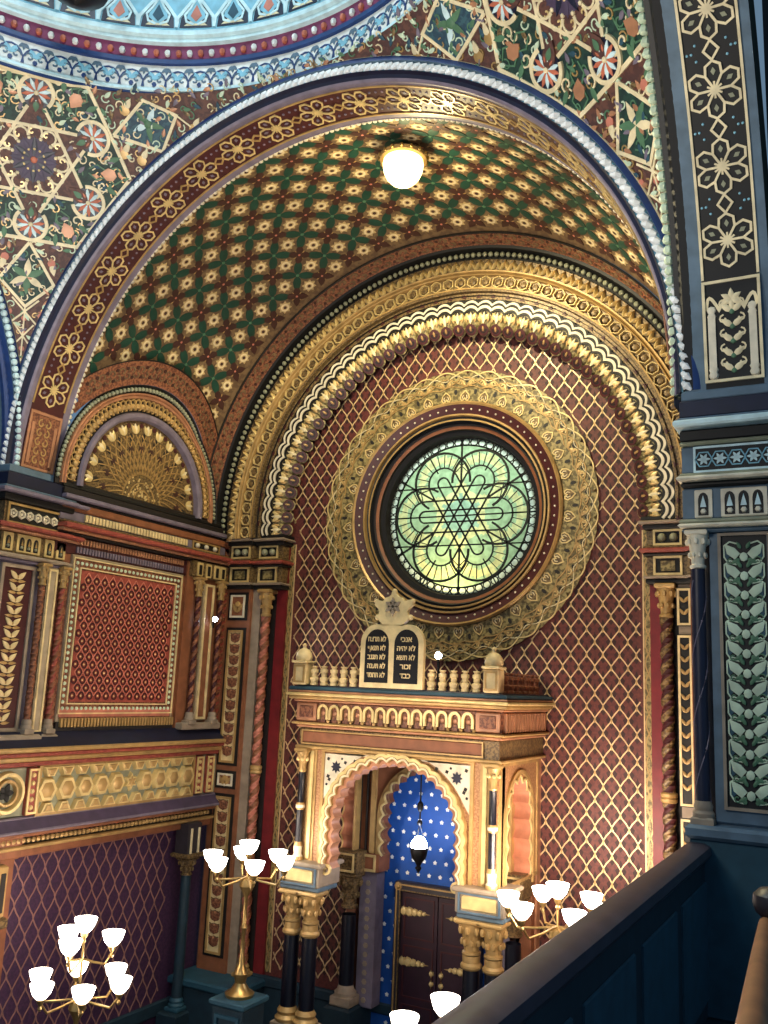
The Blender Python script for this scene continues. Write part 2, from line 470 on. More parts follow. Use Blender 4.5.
# lambrequin: grid with scalloped inner edge
mb = MB()
da = (A1-A0)/NL
def lam(u, v):
    a = A0+(A1-A0)*u; t = (u*NL) % 1
    rin = 2.20-.075*sqrt(max(0, 1-(2*t-1)**2)); r = rin+(2.44-rin)*v
    return (r*cos(a), -.13-.10*v-.03*sin(pi*v), ZC+r*sin(a))
mb.grid(lam, NL*10, 5, 'old_gold')
def S_lam(u, v, h):
    v_ = (v-2.13)/(2.44-2.13); return (v*cos(u), -.13-.10*v_-.03*sin(pi*max(0,min(1,v_)))-h-.004, ZC+v*sin(u))
def Sl(a):  # local cell coordinates to (angle, radius)
    return lambda x, y, h: S_lam(a+x*da, y, h)
for k in range(NL):
    a = A0+da*(k+.5); s = Sl(a)
    mb.patch([(.46*cos(t), 2.2-.07*sin(t)) for t in [pi*i/8 for i in range(9)]]+[(-.3,2.235),(0,2.26),(.3,2.235)], s, 'maroon', .012, .006, False)
    mb.patch([(.3*cos(t), 2.2-.045*sin(t)) for t in [pi*i/8 for i in range(9)]], s, 'black', .016)
    mb.ribbon([(.46*cos(t), 2.205-.07*sin(t)) for t in [pi*i/8 for i in range(9)]], .014, s, 'black', .02) if 0 else None
    mb.stud(0, 2.20, .1*.28, lambda u,v,h: s(u*3.2,v,h+.018), 'gold', .015, 7)
    for sg in (1,-1):
        mb.patch([(sg*x*6, 2.29+y) for x,y in leaf(.008,0,1.0,.1,.05)], s, 'gold_bright', .012, .014)
        mb.patch([(sg*(.3+x*5), 2.27+y) for x,y in leaf(0,0,1.3,.08,.035)], s, 'gold', .01, .012)
    mb.patch([(x*5, 2.25+y) for x,y in leaf(0,0,pi/2,.14,.05)], s, 'cream', .014, .014)
    mb.patch([(.2*cos(t), 2.375+.022*sin(t)) for t in [2*pi*i/8 for i in range(8)]], s, 'dark', .006)
part(mb, 'lambrequin_band', arch, 'gold pendants tipped with red lobes')
mb = MB()
for (off, w, m, y) in ((0,.028,'black',.015),(.03,.03,'ivory',.03),(.062,.026,'black',.03),(.09,.026,'ivory',.04),(.116,.024,'black',.04)):
    pts = []
    for k in range(NL):
        for i in range(8):
            t = i/8; a = A0+da*(k+t); pts.append((a, 2.385+off+.042*abs(sin(pi*t))**.8-.01))
    pts = [(r*cos(a), ZC+r*sin(a)) for a,r in pts]
    mb.ribbon(pts, w, S_Y(-.225-y*.6), m, .012)
mb.sweep([(2.40,-.22),(2.56,-.24),(2.565,-.30)], posA, A0, A1, 140, 'black')
part(mb, 'wave_band', arch, 'black and white wavy scalloped lines')
mb = MB()
mb.sweep([(2.53,-.235),(2.53,-.265),(2.60,-.275),(2.605,-.33),(2.625,-.335),(2.63,-.29)], posA, A0, A1, 140, 'gold_dull')
for k in range(NL):
    a = A0+da*k
    mb.patch([(2.545*cos(a-.012),ZC+2.545*sin(a-.012)),(2.545*cos(a+.012),ZC+2.545*sin(a+.012)),(2.59*cos(a),ZC+2.59*sin(a))], S_Y(-.272), 'maroon', .008)
part(mb, 'fillet_band', arch)
mb = MB(); NH = 57
mb.sweep([(2.625,-.29),(2.63,-.30),(2.785,-.325)], posA, A0, A1, 160, 'gold_dull')
mb.sweep([(2.625,-.29),(2.627,-.345),(2.643,-.345),(2.645,-.30)], posA, A0, A1, 160, 'gold')
for k in range(NH):
    a = A0+(A1-A0)*(k+.5)/NH; cx, cz = 2.712*cos(a), ZC+2.712*sin(a)
    mb.hexring(cx, cz, .078, S_Y(-.31), 'gold_bright', .04, .24, 6, a, 'gold_dull')
part(mb, 'hexagon_band', arch, 'row of raised gold hexagons')
mb = MB()
mb.sweep([(2.775,-.32),(2.78,-.375),(2.79,-.385),(2.80,-.35),(2.815,-.395),(2.83,-.40),(2.835,-.35)], posA, A0, A1, 160, 'gold')
NLf = 92
for k in range(NLf):
    a = A0+(A1-A0)*(k+.5)/NLf; dd = (A1-A0)/NLf
    sL = lambda x,y,h: ((2.84+y)*cos(a+x*dd), -.36-h, ZC+(2.84+y)*sin(a+x*dd))
    for sg in (1,-1):
        mb.patch([(sg*x*8, y) for x,y in leaf(0,.0,1.05,.13,.055)], sL, 'gold_bright', .02, .04)
    mb.patch([(x*9+.5, y+.05) for x,y in leaf(0,0,pi/2,.08,.035)], sL, 'gold', .02, .03)
mb.sweep([(2.83,-.35),(2.97,-.37)], posA, A0, A1, 160, 'gold_dull')
part(mb, 'leaf_band', arch, 'ring of small gold leaves')
mb = MB()
mb.sweep([(2.97,-.37),(2.985,-.34),(3.06,-.34),(3.07,-.46),(3.1,-.47)], posA, A0, A1, 160, 'black')
for k in range(136):
    a = A0+(A1-A0)*(k+.5)/136; mb.ball((3.025*cos(a), -.385, ZC+3.025*sin(a)), .03, 'grey_green', 7, 5)
part(mb, 'bead_band', arch, 'grey beads in a dark groove')
mb = MB()
mb.sweep([(3.075,-.44),(3.10,-.47),(3.158,-.685)], posA, A0, A1, 160, 'rust')
mb.sweep([(3.163,-.685),(3.15,-.69),(3.14,-.67)], posA, A0, A1, 160, 'black')
for k in range(120):
    a = A0+(A1-A0)*(k+.5)/120; sgn = 1 if k % 2 else -1
    SB = lambda x,y,h: ((3.13+y*.26-h)*cos(a+x), -.57-y, ZC+(3.13+y*.26-h)*sin(a+x))
    mb.ribbon([(p[0]/3.1, p[1]) for p in spiral(0, .03*sgn, .05, 0, .8, sgn, 8)], .012, lambda u,v,h: SB(u,v,h), 'tan', .01)
    mb.patch([(x/3.1, y) for x,y in circ(0,-.05*sgn,.02,6)], SB, 'flower', .008)
part(mb, 'painted_band', arch, 'rust brown painted band edging the vault')

# =================================================================== RECESS VAULT
RV = 3.17; YB, YF = -.66, -2.99; YL = -1.83
def rv(y): return RV+.15*max(0, sin(pi*(y-YF)/(YB-YF)))
def S_vault(u, y, h):   # u = arc length from the crown (positive to +X)
    t = u/RV; r = rv(y)-h; return (r*sin(t), y, ZC+r*cos(t))
mb = MB(); um = RV*pi/2+.15
def in_lun(p, R): return abs(p[0]) > 2.2 and hypot(p[1]-YL, p[2]-ZC) < R
mb.grid(lambda u,v: S_vault(-um+2*um*u, YF+(YB-YF)*v, 0), 220, 50, 'tan',
        keep=lambda u,v: u > .5 or not in_lun(S_vault(-um+2*um*u, YF+(YB-YF)*v, 0), 1.45))
AU, AY = .40, .455
for i in range(-14, 15):
    for j in range(0, 6):
        for (kind, ox, oy) in (('g',0,0),('b',.5,.5),('c',.5,0),('c',0,.5)):
            u = (i+ox)*AU-.47; y = YF+.08+(j+oy)*AY
            if not (YF+.02 < y < YB-.02) or abs(u) > um: continue
            P = S_vault(u, y, 0)
            if (u < 0 and in_lun(P, 1.56)) or (y > YB-.1): continue
            if kind == 'g':
                for k in range(4): mb.patch(leaf(u, y, atan2(AY,AU)*(1 if k%2==0 else -1)+(pi if k > 1 else 0), .255, .10), S_vault, 'green', .006, .006)
                mb.stud(u, y, .025, S_vault, 'leaf_green', .015, 6)
            elif kind == 'b':
                for k in range(4): mb.patch(leaf(u, y, atan2(AY,AU)*(1 if k%2==0 else -1)+(pi if k > 1 else 0), .15, .085), S_vault, 'flower', .008, .004)
                for k in range(4): mb.patch(leaf(u, y, k*pi/2, .08, .03), S_vault, 'gold', .005, .003)
                mb.stud(u, y, .02, S_vault, 'pink', .014, 6)
            else:
                st = [((.098 if q % 2 == 0 else .066)*cos(q*pi/8), (.098 if q % 2 == 0 else .066)*sin(q*pi/8)) for q in range(16)]
                mb.patch([(u+x*.92,y+z*.92) for x,z in st], S_vault, 'star_tan', .006, .004); mb.ribbon(circ(u,y,.045,8), .02, S_vault, 'cream', .009, closed=True)
                mb.patch(circ(u,y,.022,6), S_vault, 'flower', .011)
            if kind == 'g':   # faint diagonal stems joining the crosses
                for (dx,dy) in ((.5,.5),(-.5,.5)):
                    q = (u+dx*AU*.42, y+dy*AY*.42)
                    if q[1] < YB-.05 and not in_lun(S_vault(q[0],q[1],0), 1.56):
                        mb.ribbon([(u,y),q], .014, S_vault, 'brown', .003)
o = mb.build('ceiling'); tag(o, 'barrel vault painted with green crosses, cream stars and brown flowers', 'ceiling', kind='structure')

# lunettes (one on each side of the recess; the right one hides behind the pier)
def lunette(sx, name, label):
    E = empty(name, (sx*3.05,YL,ZC), label, 'arch', kind='structure')
    P = lambda a, r, d: (sx*d, YL+r*cos(a), ZC+r*sin(a))   # d = |x|
    def barrel_x(z): return sqrt(max(.01, RV*RV-(z-ZC)**2))
    a0, a1 = -.04, pi+.04
    def P(a, r, d):      # d = depth behind the ring plane; the ring plane blends into the barrel at its rim
        bx = min(barrel_x(ZC+max(0,r*sin(a))), 3.03); k = max(0, min(1, (r-1.0)/.25))
        x = 3.02+(bx-3.02)*k+d
        return (sx*x, YL+r*cos(a), ZC+r*sin(a))
    mb = MB()
    mb.sweep([(0.0,.05),(.93,.05)], P, a0, a1, 60, 'gold_dull')
    SS = lambda u,v,h: (sx*(3.07-h), YL+u, ZC+v)
    for k in range(24):
        b = pi*k/23
        for sg in (1,-1):
            pts = [( (r)*cos(b+sg*.55*(r/.7)), r*sin(b+sg*.55*(r/.7))) for r in [.3+.05*i for i in range(10)]]
            pts = [p for p in pts if p[1] > -.02]
            mb.ribbon(pts, .012, SS, 'gold', .012)
        if k % 2 == 0:
            mb.patch(leaf(.55*cos(b+.06), .55*sin(b+.06), b+.06, .1, .07), SS, 'flower', .008, .01)
            mb.patch(leaf(.66*cos(b), .66*sin(b), b, .12, .06), SS, 'dark', .006, .006)
    for k in range(13):
        b = pi*(k+.5)/13
        for da_ in (-.5,0,.5): mb.patch(leaf(.76*cos(b), .76*sin(b), b+da_, .12, .06), SS, 'cream' if da_ == 0 else 'gold_bright', .012, .015)
        mb.patch(circ(.86*cos(b+.12),.86*sin(b+.12),.03,6), SS, 'maroon', .008)
    for r in (.3,.12,.2): mb.ribbon(arc(0,0,r,0,pi,30), .012, SS, 'gold', .012)
    for k in range(60):
        r = .05+.25*random.random(); b = pi*random.random(); mb.stud(r*cos(b), r*sin(b), .014, SS, 'gold_bright', .012, 5)
    part(mb, 'tympanum', E, 'shell of interlaced gold arabesque')
    mb = MB()
    mb.sweep([(.91,.05),(.92,-.01),(.945,-.03),(.985,-.03),(1.0,.0)], P, a0, a1, 60, 'mauve')
    mb.sweep([(1.0,.0),(1.01,.02),(1.15,.02)], P, a0, a1, 60, 'dark')
    mb.sweep([(1.15,.02),(1.155,-.02),(1.175,-.025),(1.185,.0),(1.195,-.02),(1.21,-.02),(1.215,.02)], P, a0, a1, 60, 'copper')
    part(mb, 'moulding', E)
    mb = MB()
    for k in range(46):
        b = pi*(k+.5)/46; r = 1.065
        mb.ball(P(b, r, .0), .036, 'gold', 6, 4)
        mb.ribbon([(r_*cos(b+t), r_*sin(b+t)) for r_,t in ((1.02,-.03),(1.125,-.03),(1.145,0),(1.125,.03),(1.02,.03))], .012, lambda u,v,h: P(atan2(v,u), hypot(u,v), .02-h), 'gold', .03)
    part(mb, 'egg_band', E, 'ring of gold drops')
    mb = MB()
    mb.sweep([(1.215,.02),(1.23,.04),(1.27,.03),(1.30,-.01)], P, a0, a1, 60, 'black')
    for k in range(76):
        b = pi*(k+.5)/76; mb.ball(P(b, 1.25, .0), .026, 'grey_green', 6, 4)
    part(mb, 'bead_band', E, 'grey beads in a dark groove')
    mb = MB(); vs = []; fs = []
    SC = lambda u,v,h: (sx*(barrel_x(ZC+v*sin(u))+.0-h-.014 if 1 else 0), YL+v*cos(u), ZC+v*sin(u))
    nn = 80; rr = (1.30,1.38,1.46,1.55)
    for i in range(nn+1):
        b = pi*i/nn
        for r in rr: vs.append(SC(b, r, 0.0))
    for i in range(nn):
        for j in range(3):
            y = YL+rr[j+1]*cos(pi*(i+.5)/nn)
            if YF-.0 < y < YB+.05: fs.append((i*4+j, i*4+4+j, i*4+5+j, i*4+1+j))
    mb.add(vs, fs, 'rust')
    for k in range(70):
        b = pi*(k+.5)/70
        if not (YF+.03 < YL+1.55*cos(b) < YB-.0): continue
        sg = 1 if k % 2 else -1
        mb.ribbon([(b+x/1.43, 1.43+y) for x,y in spiral(0,.02*sg,.05,0,.8,sg,8)], .012, SC, 'tan', .01)
        mb.patch([(b+x/1.43, 1.43+y) for x,y in circ(0,-.05*sg,.02,6)], SC, 'flower', .008)
    mb.ribbon([(b_*pi/80, 1.555) for b_ in range(81) if YF < YL+1.555*cos(b_*pi/80) < YB], .012, SC, 'black', .008)
    part(mb, 'painted_band', E, 'rust brown painted band edging the vault')
lunette(-1, 'trim_2', 'small gold shell arch above the red wall panel on the left wall')

# =================================================================== FRONT ARCH
fa = empty('trim_4', (0,-3.3,ZC), 'wide front arch with a maroon star band and blue rope mouldings', 'arch', kind='structure')
RS = 3.13
def S_soff(u, v, h):   # u arc length from left spring (theta=pi) clockwise, v = y
    t = pi-u/RS; return ((RS-h)*cos(t), v, ZC+(RS-h)*sin(t))
Ls = RS*pi
def posF(a, r, d): return (r*cos(a), d, ZC+r*sin(a))
mb = MB()
mb.sweep([(RS,-3.52,'mauve'),(RS,-3.475,'maroon'),(RS,-3.065,'mauve'),(RS,-3.0)], posF, -.02, pi+.02, 120, 'mauve')
mb.sweep([(RS+.03,-2.99),(RS+.06,-2.93)], posF, -.02, pi+.02, 120, 'dark')
mb.sweep([(RS,-3.0),(RS-.005,-2.99),(RS+.03,-2.99)], posF, -.02, pi+.02, 120, 'mauve')
yc_ = -3.27
for v in (-3.47,-3.07): mb.ribbon([(.68+(Ls-1.36)*i/90, v) for i in range(91)], .016, S_soff, 'gold', .01)
P0 = .45; ns = int((Ls-1.5)/P0); st = (Ls-ns*P0)/2
for k in range(ns+1):
    u = st+k*P0
    rosette(mb, u, yc_, .178, S_soff, 'gold_bright', .015, 'mauve', a0=0, lift=.01)
    if k < ns:
        um_ = u+P0/2; d = .055
        mb.ribbon([(um_-d,yc_),(um_,yc_+d*.8),(um_+d,yc_),(um_,yc_-d*.8)], .016, S_soff, 'gold', .01, closed=True)
        for sg in (1,-1):
            for q in (-.05,.05,0): mb.stud(um_+q*1.3, yc_+sg*.12, .014, S_soff, 'mauve', .01, 6)
part(mb, 'soffit', fa, 'maroon soffit with gold star rosettes')
mb = MB()
for u0,u1 in ((.02,.62),(Ls-.62,Ls-.02)):   # the two foot panels
    mb.patch(rect(u0,-3.47,u1,-3.07), S_soff, 'rust', .006)
    frame(mb, u0+.02,-3.455,u1-.02,-3.085,.025,S_soff,'copper',.015)
    for q in (-3.41,-3.13): mb.ribbon([(u0+.06,q),(u1-.12,q)], .035, S_soff, 'copper', .02)
    for i in range(5):
        w = u0+.1+i*.095
        for sg in (1,-1): mb.ribbon([(x,y) for x,y in spiral(w,yc_+sg*.04,.045,0,.9,sg,10)], .014, S_soff, 'gold', .012)
part(mb, 'foot_panel', fa, 'rust coloured arabesque foot panels')
mb = MB()
for k in range(170):
    a = pi*(k+.5)/170; mb.ball((3.145*cos(a),-2.975,ZC+3.145*sin(a)), .028, 'ivory', 6, 4)
part(mb, 'inner_rope', fa, 'pale rope bead at the back edge')
mb = MB()
mb.sweep([(RS,-3.52,'mauve'),(RS+.01,-3.54,'mauve'),(RS+.02,-3.545,'navy'),(3.175,-3.56,'navy'),(3.185,-3.60,'blue_grey'),(3.19,-3.58,'sky_blue'),(3.262,-3.58,'blue_grey'),(3.267,-3.61,'blue'),(3.312,-3.60,'cream'),(3.33,-3.585,'cream'),(3.335,-3.56)], posF, .0, pi, 140, 'blue')
for k in range(150):
    a = pi*(k+.5)/150
    c = (3.226*cos(a),-3.59,ZC+3.226*sin(a)); t = a+pi/2+.75
    mb.tube([(c[0]-.042*cos(t),c[1],c[2]-.042*sin(t)),c,(c[0]+.042*cos(t),c[1],c[2]+.042*sin(t))], [.014,.032,.014], 'star_white', 6)
part(mb, 'blue_rope', fa, 'blue and white rope moulding')

# =================================================================== SIDE ARCHES OF THE NAVE
YN = -6.75
YR = -6.34
def side_arch(sx, name, label, field):
    E = empty(name, (sx*3.5,YN,ZC), label, 'arch', kind='structure')
    P = lambda a, r, d: (sx*d, YN+r*cos(a), ZC+r*sin(a))
    X0, X1 = 3.2, 3.75
    S = lambda u, v, h: (sx*v, YN+(RS+.02-h)*cos(u/RS), ZC+(RS+.02-h)*sin(u/RS))   # u = arc length from the far spring
    R = RS+.02
    mb = MB()
    mb.sweep([(R,3.22,'blue_grey'),(R,3.345,field),(R,3.69,'blue_grey'),(R,3.75,'black'),(R+.3,3.76)], P, -.02, pi+.02, 120, 'blue_grey')
    xm = 3.518
    for v in (3.352,3.684): mb.ribbon([(.70+(Ls-1.4)*i/90, v) for i in range(91)], .016, S, 'cream', .01)
    for k in range(ns+1):
        u = .93+k*P0
        if u > Ls-.8: break
        rosette(mb, u, xm, .165, S, 'cream', .0145, 'grey_green', a0=0, lift=.01)
        um_ = u+P0/2; d = .055
        mb.ribbon([(um_-d,xm),(um_,xm+d*.8),(um_+d,xm),(um_,xm-d*.8)], .014, S, 'cream', .01, closed=True)
        for sg in (1,-1):
            for q in ((0,.115),(-.045,.09),(.045,.09),(0,.14)): mb.stud(um_+q[0], xm+sg*q[1], .009, S, 'sky_blue', .008, 6)
    part(mb, 'soffit', E, 'black soffit band with cream star rosettes')
    mb = MB()
    u0, u1 = .04, .66
    mb.patch(rect(u0,3.345,u1,3.69), S, 'black', .004)
    frame(mb, u0,3.352,u1+.02,3.684,.018,S,'cream',.014)
    for q in (3.395,3.64):
        mb.ribbon([(u0+.08,q),(u1-.2,q)], .045, S, 'ivory', .02)
        for w in (u0+.04,u0+.075,u1-.2,u1-.16): mb.stud(w, q, .034, S, 'ivory', .025, 8)
    for i in range(5):
        w = u0+.06+i*.095
        for sg in (1,-1):
            mb.patch(leaf(w, xm, sg*.9, .085, .04), S, 'cream', .012, .012)
            mb.ribbon(spiral(w+.05, xm+sg*.05, .03, 0, .9, sg, 8), .01, S, 'cream', .012)
        mb.stud(w, xm, .022, S, 'leaf_green', .02, 6)
    for k in range(6): mb.patch(leaf(u1-.1, xm, k*pi/3, .07, .035), S, 'cream', .012, .01)
    mb.ribbon([(u1-.16+.08*abs(sin(3*t)), xm+.15*cos(t)) for t in [pi*i/24 for i in range(25)]], .02, S, 'cream', .014)
    part(mb, 'foot_panel', E, 'black foot panel with cream colonnettes')
    mb = MB()
    e0, e1 = ('black','grey_green') if sx > 0 else ('blue','blue')
    mb.sweep([(R,3.27,e0),(R-.004,3.22,e0),(R+.02,3.2,e0),(R+.05,3.20,e0),(R+.06,3.16,'blue_grey'),(R+.12,3.16,e1),(R+.13,3.13,e1),(3.31,3.14,'cream'),(3.335,3.16,'cream'),(3.34,3.2)], P, 0, pi, 140, 'blue')
    for k in range(150):
        a = pi*(k+.5)/150; r = R+.09
        mb.ball(P(a, r, 3.135), .034, 'pale_blue' if sx < 0 else 'pale_green', 6, 4)
    part(mb, 'rope', E, 'rope moulding along the arch edge')
side_arch(1, 'trim_5', 'right nave arch with a black band of cream star rosettes above the blue pier', 'black')
side_arch(-1, 'trim_6', 'left nave arch with blue rope edge at the left border', 'maroon')

# =================================================================== PENDENTIVES, DOME RING, DOME
RHO = 4.604; DC = Vector((0,YN,ZC-.03)); A_ = 3.2; ZTOP = 3.27
elv = math.radians(37.9)
def pendentive(sx, name, label):
    hh = Vector((sx,1,0)).normalized(); n0 = hh*cos(elv)+Vector((0,0,1))*sin(elv)
    up = -hh*sin(elv)+Vector((0,0,1))*cos(elv); rt = Vector((-sx*-1,0,0)); rt = Vector((1,-sx,0)).normalized()
    def S(u, v, h):
        d = (n0*RHO+rt*u+up*v).normalized(); return tuple(DC+d*(RHO-h))
    def inside(u, v):
        p = Vector(S(u,v,0)); return abs(p.x) < A_+.02 and p.y < YN+A_+.12 and p.z < ZTOP+.06
    mb = MB()
    # surface
    nt_, nz_ = 48, 30; vs = []
    for i in range(nt_+1):
        t = pi*i/nt_/2          # azimuth between the two planes
        az = t; dx, dy = sin(az)*sx, cos(az)
        k = min(A_/max(abs(dx),1e-6), (A_+.0)/max(abs(dy),1e-6)); k = min(k, RHO*.999)
        z0 = sqrt(RHO*RHO-k*k); z1 = ZTOP-DC.z; z0 = min(z0, z1)
        for j in range(nz_+1):
            z = z0+(z1-z0)*j/nz_; r = sqrt(RHO*RHO-z*z); vs.append((DC.x+dx*r, DC.y+dy*r, DC.z+z))
    mb.add(vs, [(i*(nz_+1)+j,(i+1)*(nz_+1)+j,(i+1)*(nz_+1)+j+1,i*(nz_+1)+j+1) for i in range(nt_) for j in range(nz_)], 'arabesque_red')
    # coloured fields
    def clipfan(poly, m, lift=.006, dens=10):
        # fine triangulated fill clipped to the visible surface
        us = [p[0] for p in poly]; vs_ = [p[1] for p in poly]
        def inp(u, v):
            c = False; j = len(poly)-1
            for i in range(len(poly)):
                (a,b),(e,f) = poly[i],poly[j]
                if (b > v) != (f > v) and u < (e-a)*(v-b)/(f-b)+a: c = not c
                j = i
            return c
        h = .03; i0, i1 = int(min(us)/h)-1, int(max(us)/h)+2; j0, j1 = int(min(vs_)/h)-1, int(max(vs_)/h)+2
        V = {}; F = []; L = []
        for i in range(i0,i1):
            for j in range(j0,j1):
                u, v = (i+.5)*h, (j+.5)*h
                if inp(u,v) and inside(u,v):
                    q = []
                    for (a,b) in ((i,j),(i+1,j),(i+1,j+1),(i,j+1)):
                        if (a,b) not in V: V[(a,b)] = len(L); L.append(S(a*h,b*h,lift))
                        q.append(V[(a,b)])
                    F.append(tuple(q))
        if F: mb.add(L, F, m)
    hexa = [(.9*cos(k*pi/3), .86*sin(k*pi/3)) for k in range(6)]
    clipfan(hexa, 'arabesque', .004)
    def line(pts, w=.026, m='cream', closed=False, lift=.014, n=10):
        run = []
        P = pts+[pts[0]] if closed else pts
        Q = []
        for a, b in zip(P[:-1], P[1:]):
            d = hypot(b[0]-a[0], b[1]-a[1]); k = max(1, int(d/.06))
            Q += [(a[0]+(b[0]-a[0])*i/k, a[1]+(b[1]-a[1])*i/k) for i in range(k)]
        Q.append(P[-1])
        for q in Q:
            if inside(*q): run.append(q)
            else:
                if len(run) > 1: mb.ribbon(run, w, S, m, lift)
                run = []
        if len(run) > 1: mb.ribbon(run, w, S, m, lift)
    T1 = [(.60*cos(pi/2+k*2*pi/3), .60*sin(pi/2+k*2*pi/3)) for k in range(3)]
    T2 = [(-x,-y) for x,y in T1]
    clipfan(T1, 'arabesque_red', .008); clipfan(T2, 'arabesque_red', .009)
    line(hexa, .034, closed=True)
    # star lines stop at the medallions
    for T in (T1,T2):
        for k in range(3):
            a, b = T[k], T[(k+1)%3]; l = hypot(a[0]-b[0],a[1]-b[1]); t = .145/l
            line([(a[0]+(b[0]-a[0])*t,a[1]+(b[1]-a[1])*t),(a[0]+(b[0]-a[0])*(1-t),a[1]+(b[1]-a[1])*(1-t))], .03)
    # centre
    mb.patch(circ(0,0,.20,16), S, 'dusk', .014)
    for k in range(12):
        a = k*pi/6
        mb.patch(leaf(.03*cos(a),.03*sin(a),a,.19,.055), S, 'navy' if k%2 else 'dusk', .018, .006)
        mb.ribbon(poly_rot(arc(.25,0,.062,-2.2,2.2,8), a, 0, 0), .017, S, 'cream', .016)
        mb.ribbon(poly_rot(spiral(.25,.03,.03,0,.8,1,6), a, 0, 0), .012, S, 'gold_bright', .016)
    mb.stud(0,0,.04,S,'orange',.03,8)
    for k in range(12): mb.stud(.1*cos(k*pi/6),.1*sin(k*pi/6),.018,S,'gold_bright',.03,6); mb.stud(.2*cos(k*pi/6+.26),.2*sin(k*pi/6+.26),.022,S,'cream',.03,6)
    # medallions
    for k in range(6):
        a = pi/2+k*pi/3; u, v = .60*cos(a), .60*sin(a)
        if not inside(u,v): continue
        mb.patch(circ(u,v,.14,20), S, 'navy', .014)
        for q in range(14):
            b = a+pi+ (q-6.5)*.0 + q*2*pi/14
            mb.patch(leaf(u+.02*cos(b),v+.02*sin(b),b,.115,.04), S, ('orange','cream','orange','navy')[q%4] if 0 else ('orange' if q%2 else 'pale_blue'), .02, .01)
        mb.patch(leaf(u,v,a+pi,.22,.13), S, 'arabesque_red', .024, .005)
        mb.patch(leaf(u-.07*cos(a),v-.07*sin(a),a+pi,.1,.055), S, 'leaf_green', .03, .005)
        mb.stud(u,v,.03,S,'cream',.04,7)
        mb.ribbon(arc(u,v,.15,a-2.35,a+2.35,22), .034, S, 'cream', .022)
        # leaf scroll in the field between medallions
        c_ = a+pi/6; cu, cv = .66*cos(c_), .66*sin(c_)
        if inside(cu,cv):
            mb.patch(poly_rot([(-.05,0),(.02,.06),(.08,.05),(.11,0),(.08,-.05),(.02,-.06)], c_, cu, cv), S, 'copper', .016, .006)
            for sg in (1,-1):
                mb.ribbon(poly_rot(spiral(-.02,sg*.12,.06,0,1.0,sg,10), c_, cu, cv), .014, S, 'cream', .014)
                mb.ribbon(poly_rot([(-.16,sg*.02),(-.08,sg*.07),(0,sg*.03),(.1,sg*.08),(.17,sg*.02)], c_, cu, cv), .013, S, 'leaf_green', .014)
                mb.patch(poly_rot(leaf(.02,sg*.12,sg*.5,.13,.05), c_, cu, cv), S, 'leaf_green', .014, .006)
                mb.patch(poly_rot(leaf(-.03,sg*.16,sg*1.9,.1,.045), c_, cu, cv), S, 'cream', .014, .006)
    # rhombi on both sides and below
    for sg in (1,-1):
        R4 = [(sg*x,y) for x,y in ((.71,.37),(.967,.755),(1.31,.70),(1.2,.33))]
        clipfan(R4, 'arabesque_blue', .008); line(R4, .03, closed=True)
        mb.stud(sg*1.03,.55,.06,S,'leaf_green',.02,8)
        for q in range(5): mb.patch(leaf(sg*1.03,.55,q*2*pi/5,.17,.06), S, 'pale_blue' if q%2 else 'leaf_green', .012, .006)
        line([(sg*1.31,.70),(sg*1.55,.60),(sg*1.75,.66),(sg*2.1,.60)], .016)
        line([(sg*1.2,.33),(sg*1.4,.45),(sg*1.6,.40)], .016)
        for q in ((.8,.62),(.82,.22),(1.5,.62),(1.0,.2),(1.75,.58)):
            if inside(sg*q[0],q[1]):
                mb.patch(leaf(sg*q[0],q[1],1.2,.13,.06), S, 'cream', .012, .006); mb.patch(circ(sg*q[0],q[1],.05,8), S, 'gold', .012, .006)
        for q in ((.22,-.95),(.16,-1.5)):
            if inside(sg*q[0],q[1]): mb.patch(leaf(sg*q[0],q[1],-1.3*sg+ (pi if sg<0 else 0),.13,.06), S, 'cream', .012, .006); mb.patch(circ(sg*q[0],q[1],.04,8), S, 'pink', .012, .006)
    R4 = [(0,-.775),(.26,-1.17),(0,-1.43),(-.26,-1.17)]
    clipfan(R4, 'arabesque', .008); line(R4, .03, closed=True)
    for q in range(6): mb.patch(leaf(0,-1.12,q*pi/3+pi/2,.19,.07), S, 'leaf_green' if q%2 else 'cream', .012, .006)
    line([(-.13,-1.35),(.13,-1.62)], .018); line([(.13,-1.35),(-.13,-1.62)], .018); line([(0,-1.43),(0,-2.05)], .014)
    line([(-.1,-1.62),(.07,-1.85)], .016); line([(.1,-1.62),(-.07,-1.85)], .016)
    for q in (-1.56,-1.72,-1.9): mb.patch(circ(0,q,.03,6), S, 'pink', .012)
    rnd = random.Random(5); placed = []
    for _ in range(6500):
        u, v = rnd.uniform(-3.2,3.2), rnd.uniform(-2.0,1.9)
        if not inside(u,v) or hypot(u,v) < .33 or any(hypot(u-a,v-b) < .078 for a,b in placed): continue
        if any(hypot(u-.60*cos(pi/2+k*pi/3), v-.60*sin(pi/2+k*pi/3)) < .17 for k in range(6)): continue
        if not (inside(u+.05,v+.05) and inside(u-.05,v-.05) and inside(u-.05,v+.05) and inside(u+.05,v-.05)): continue
        placed.append((u,v)); a = rnd.uniform(0,6.28); sg = rnd.choice((1,-1))
        mb.ribbon(spiral(u,v,.046,a,.9,sg,9), .011, S, rnd.choice(('cream','leaf_green','gold','pale_green')), .012)
        mb.patch(leaf(u,v,a+1.2,.09,.04), S, rnd.choice(('leaf_green','copper','gold_dull','pale_green','teal','mauve')), .011, .006)
    o = mb.build(name); tag(o, label, 'vault', kind='structure')
pendentive(-1, 'ceiling_pendentive', 'painted left pendentive with a six-pointed star and red rosettes beneath the dome')
pendentive(1, 'ceiling_pendentive.001', 'painted right pendentive with star strapwork beside the black star band')

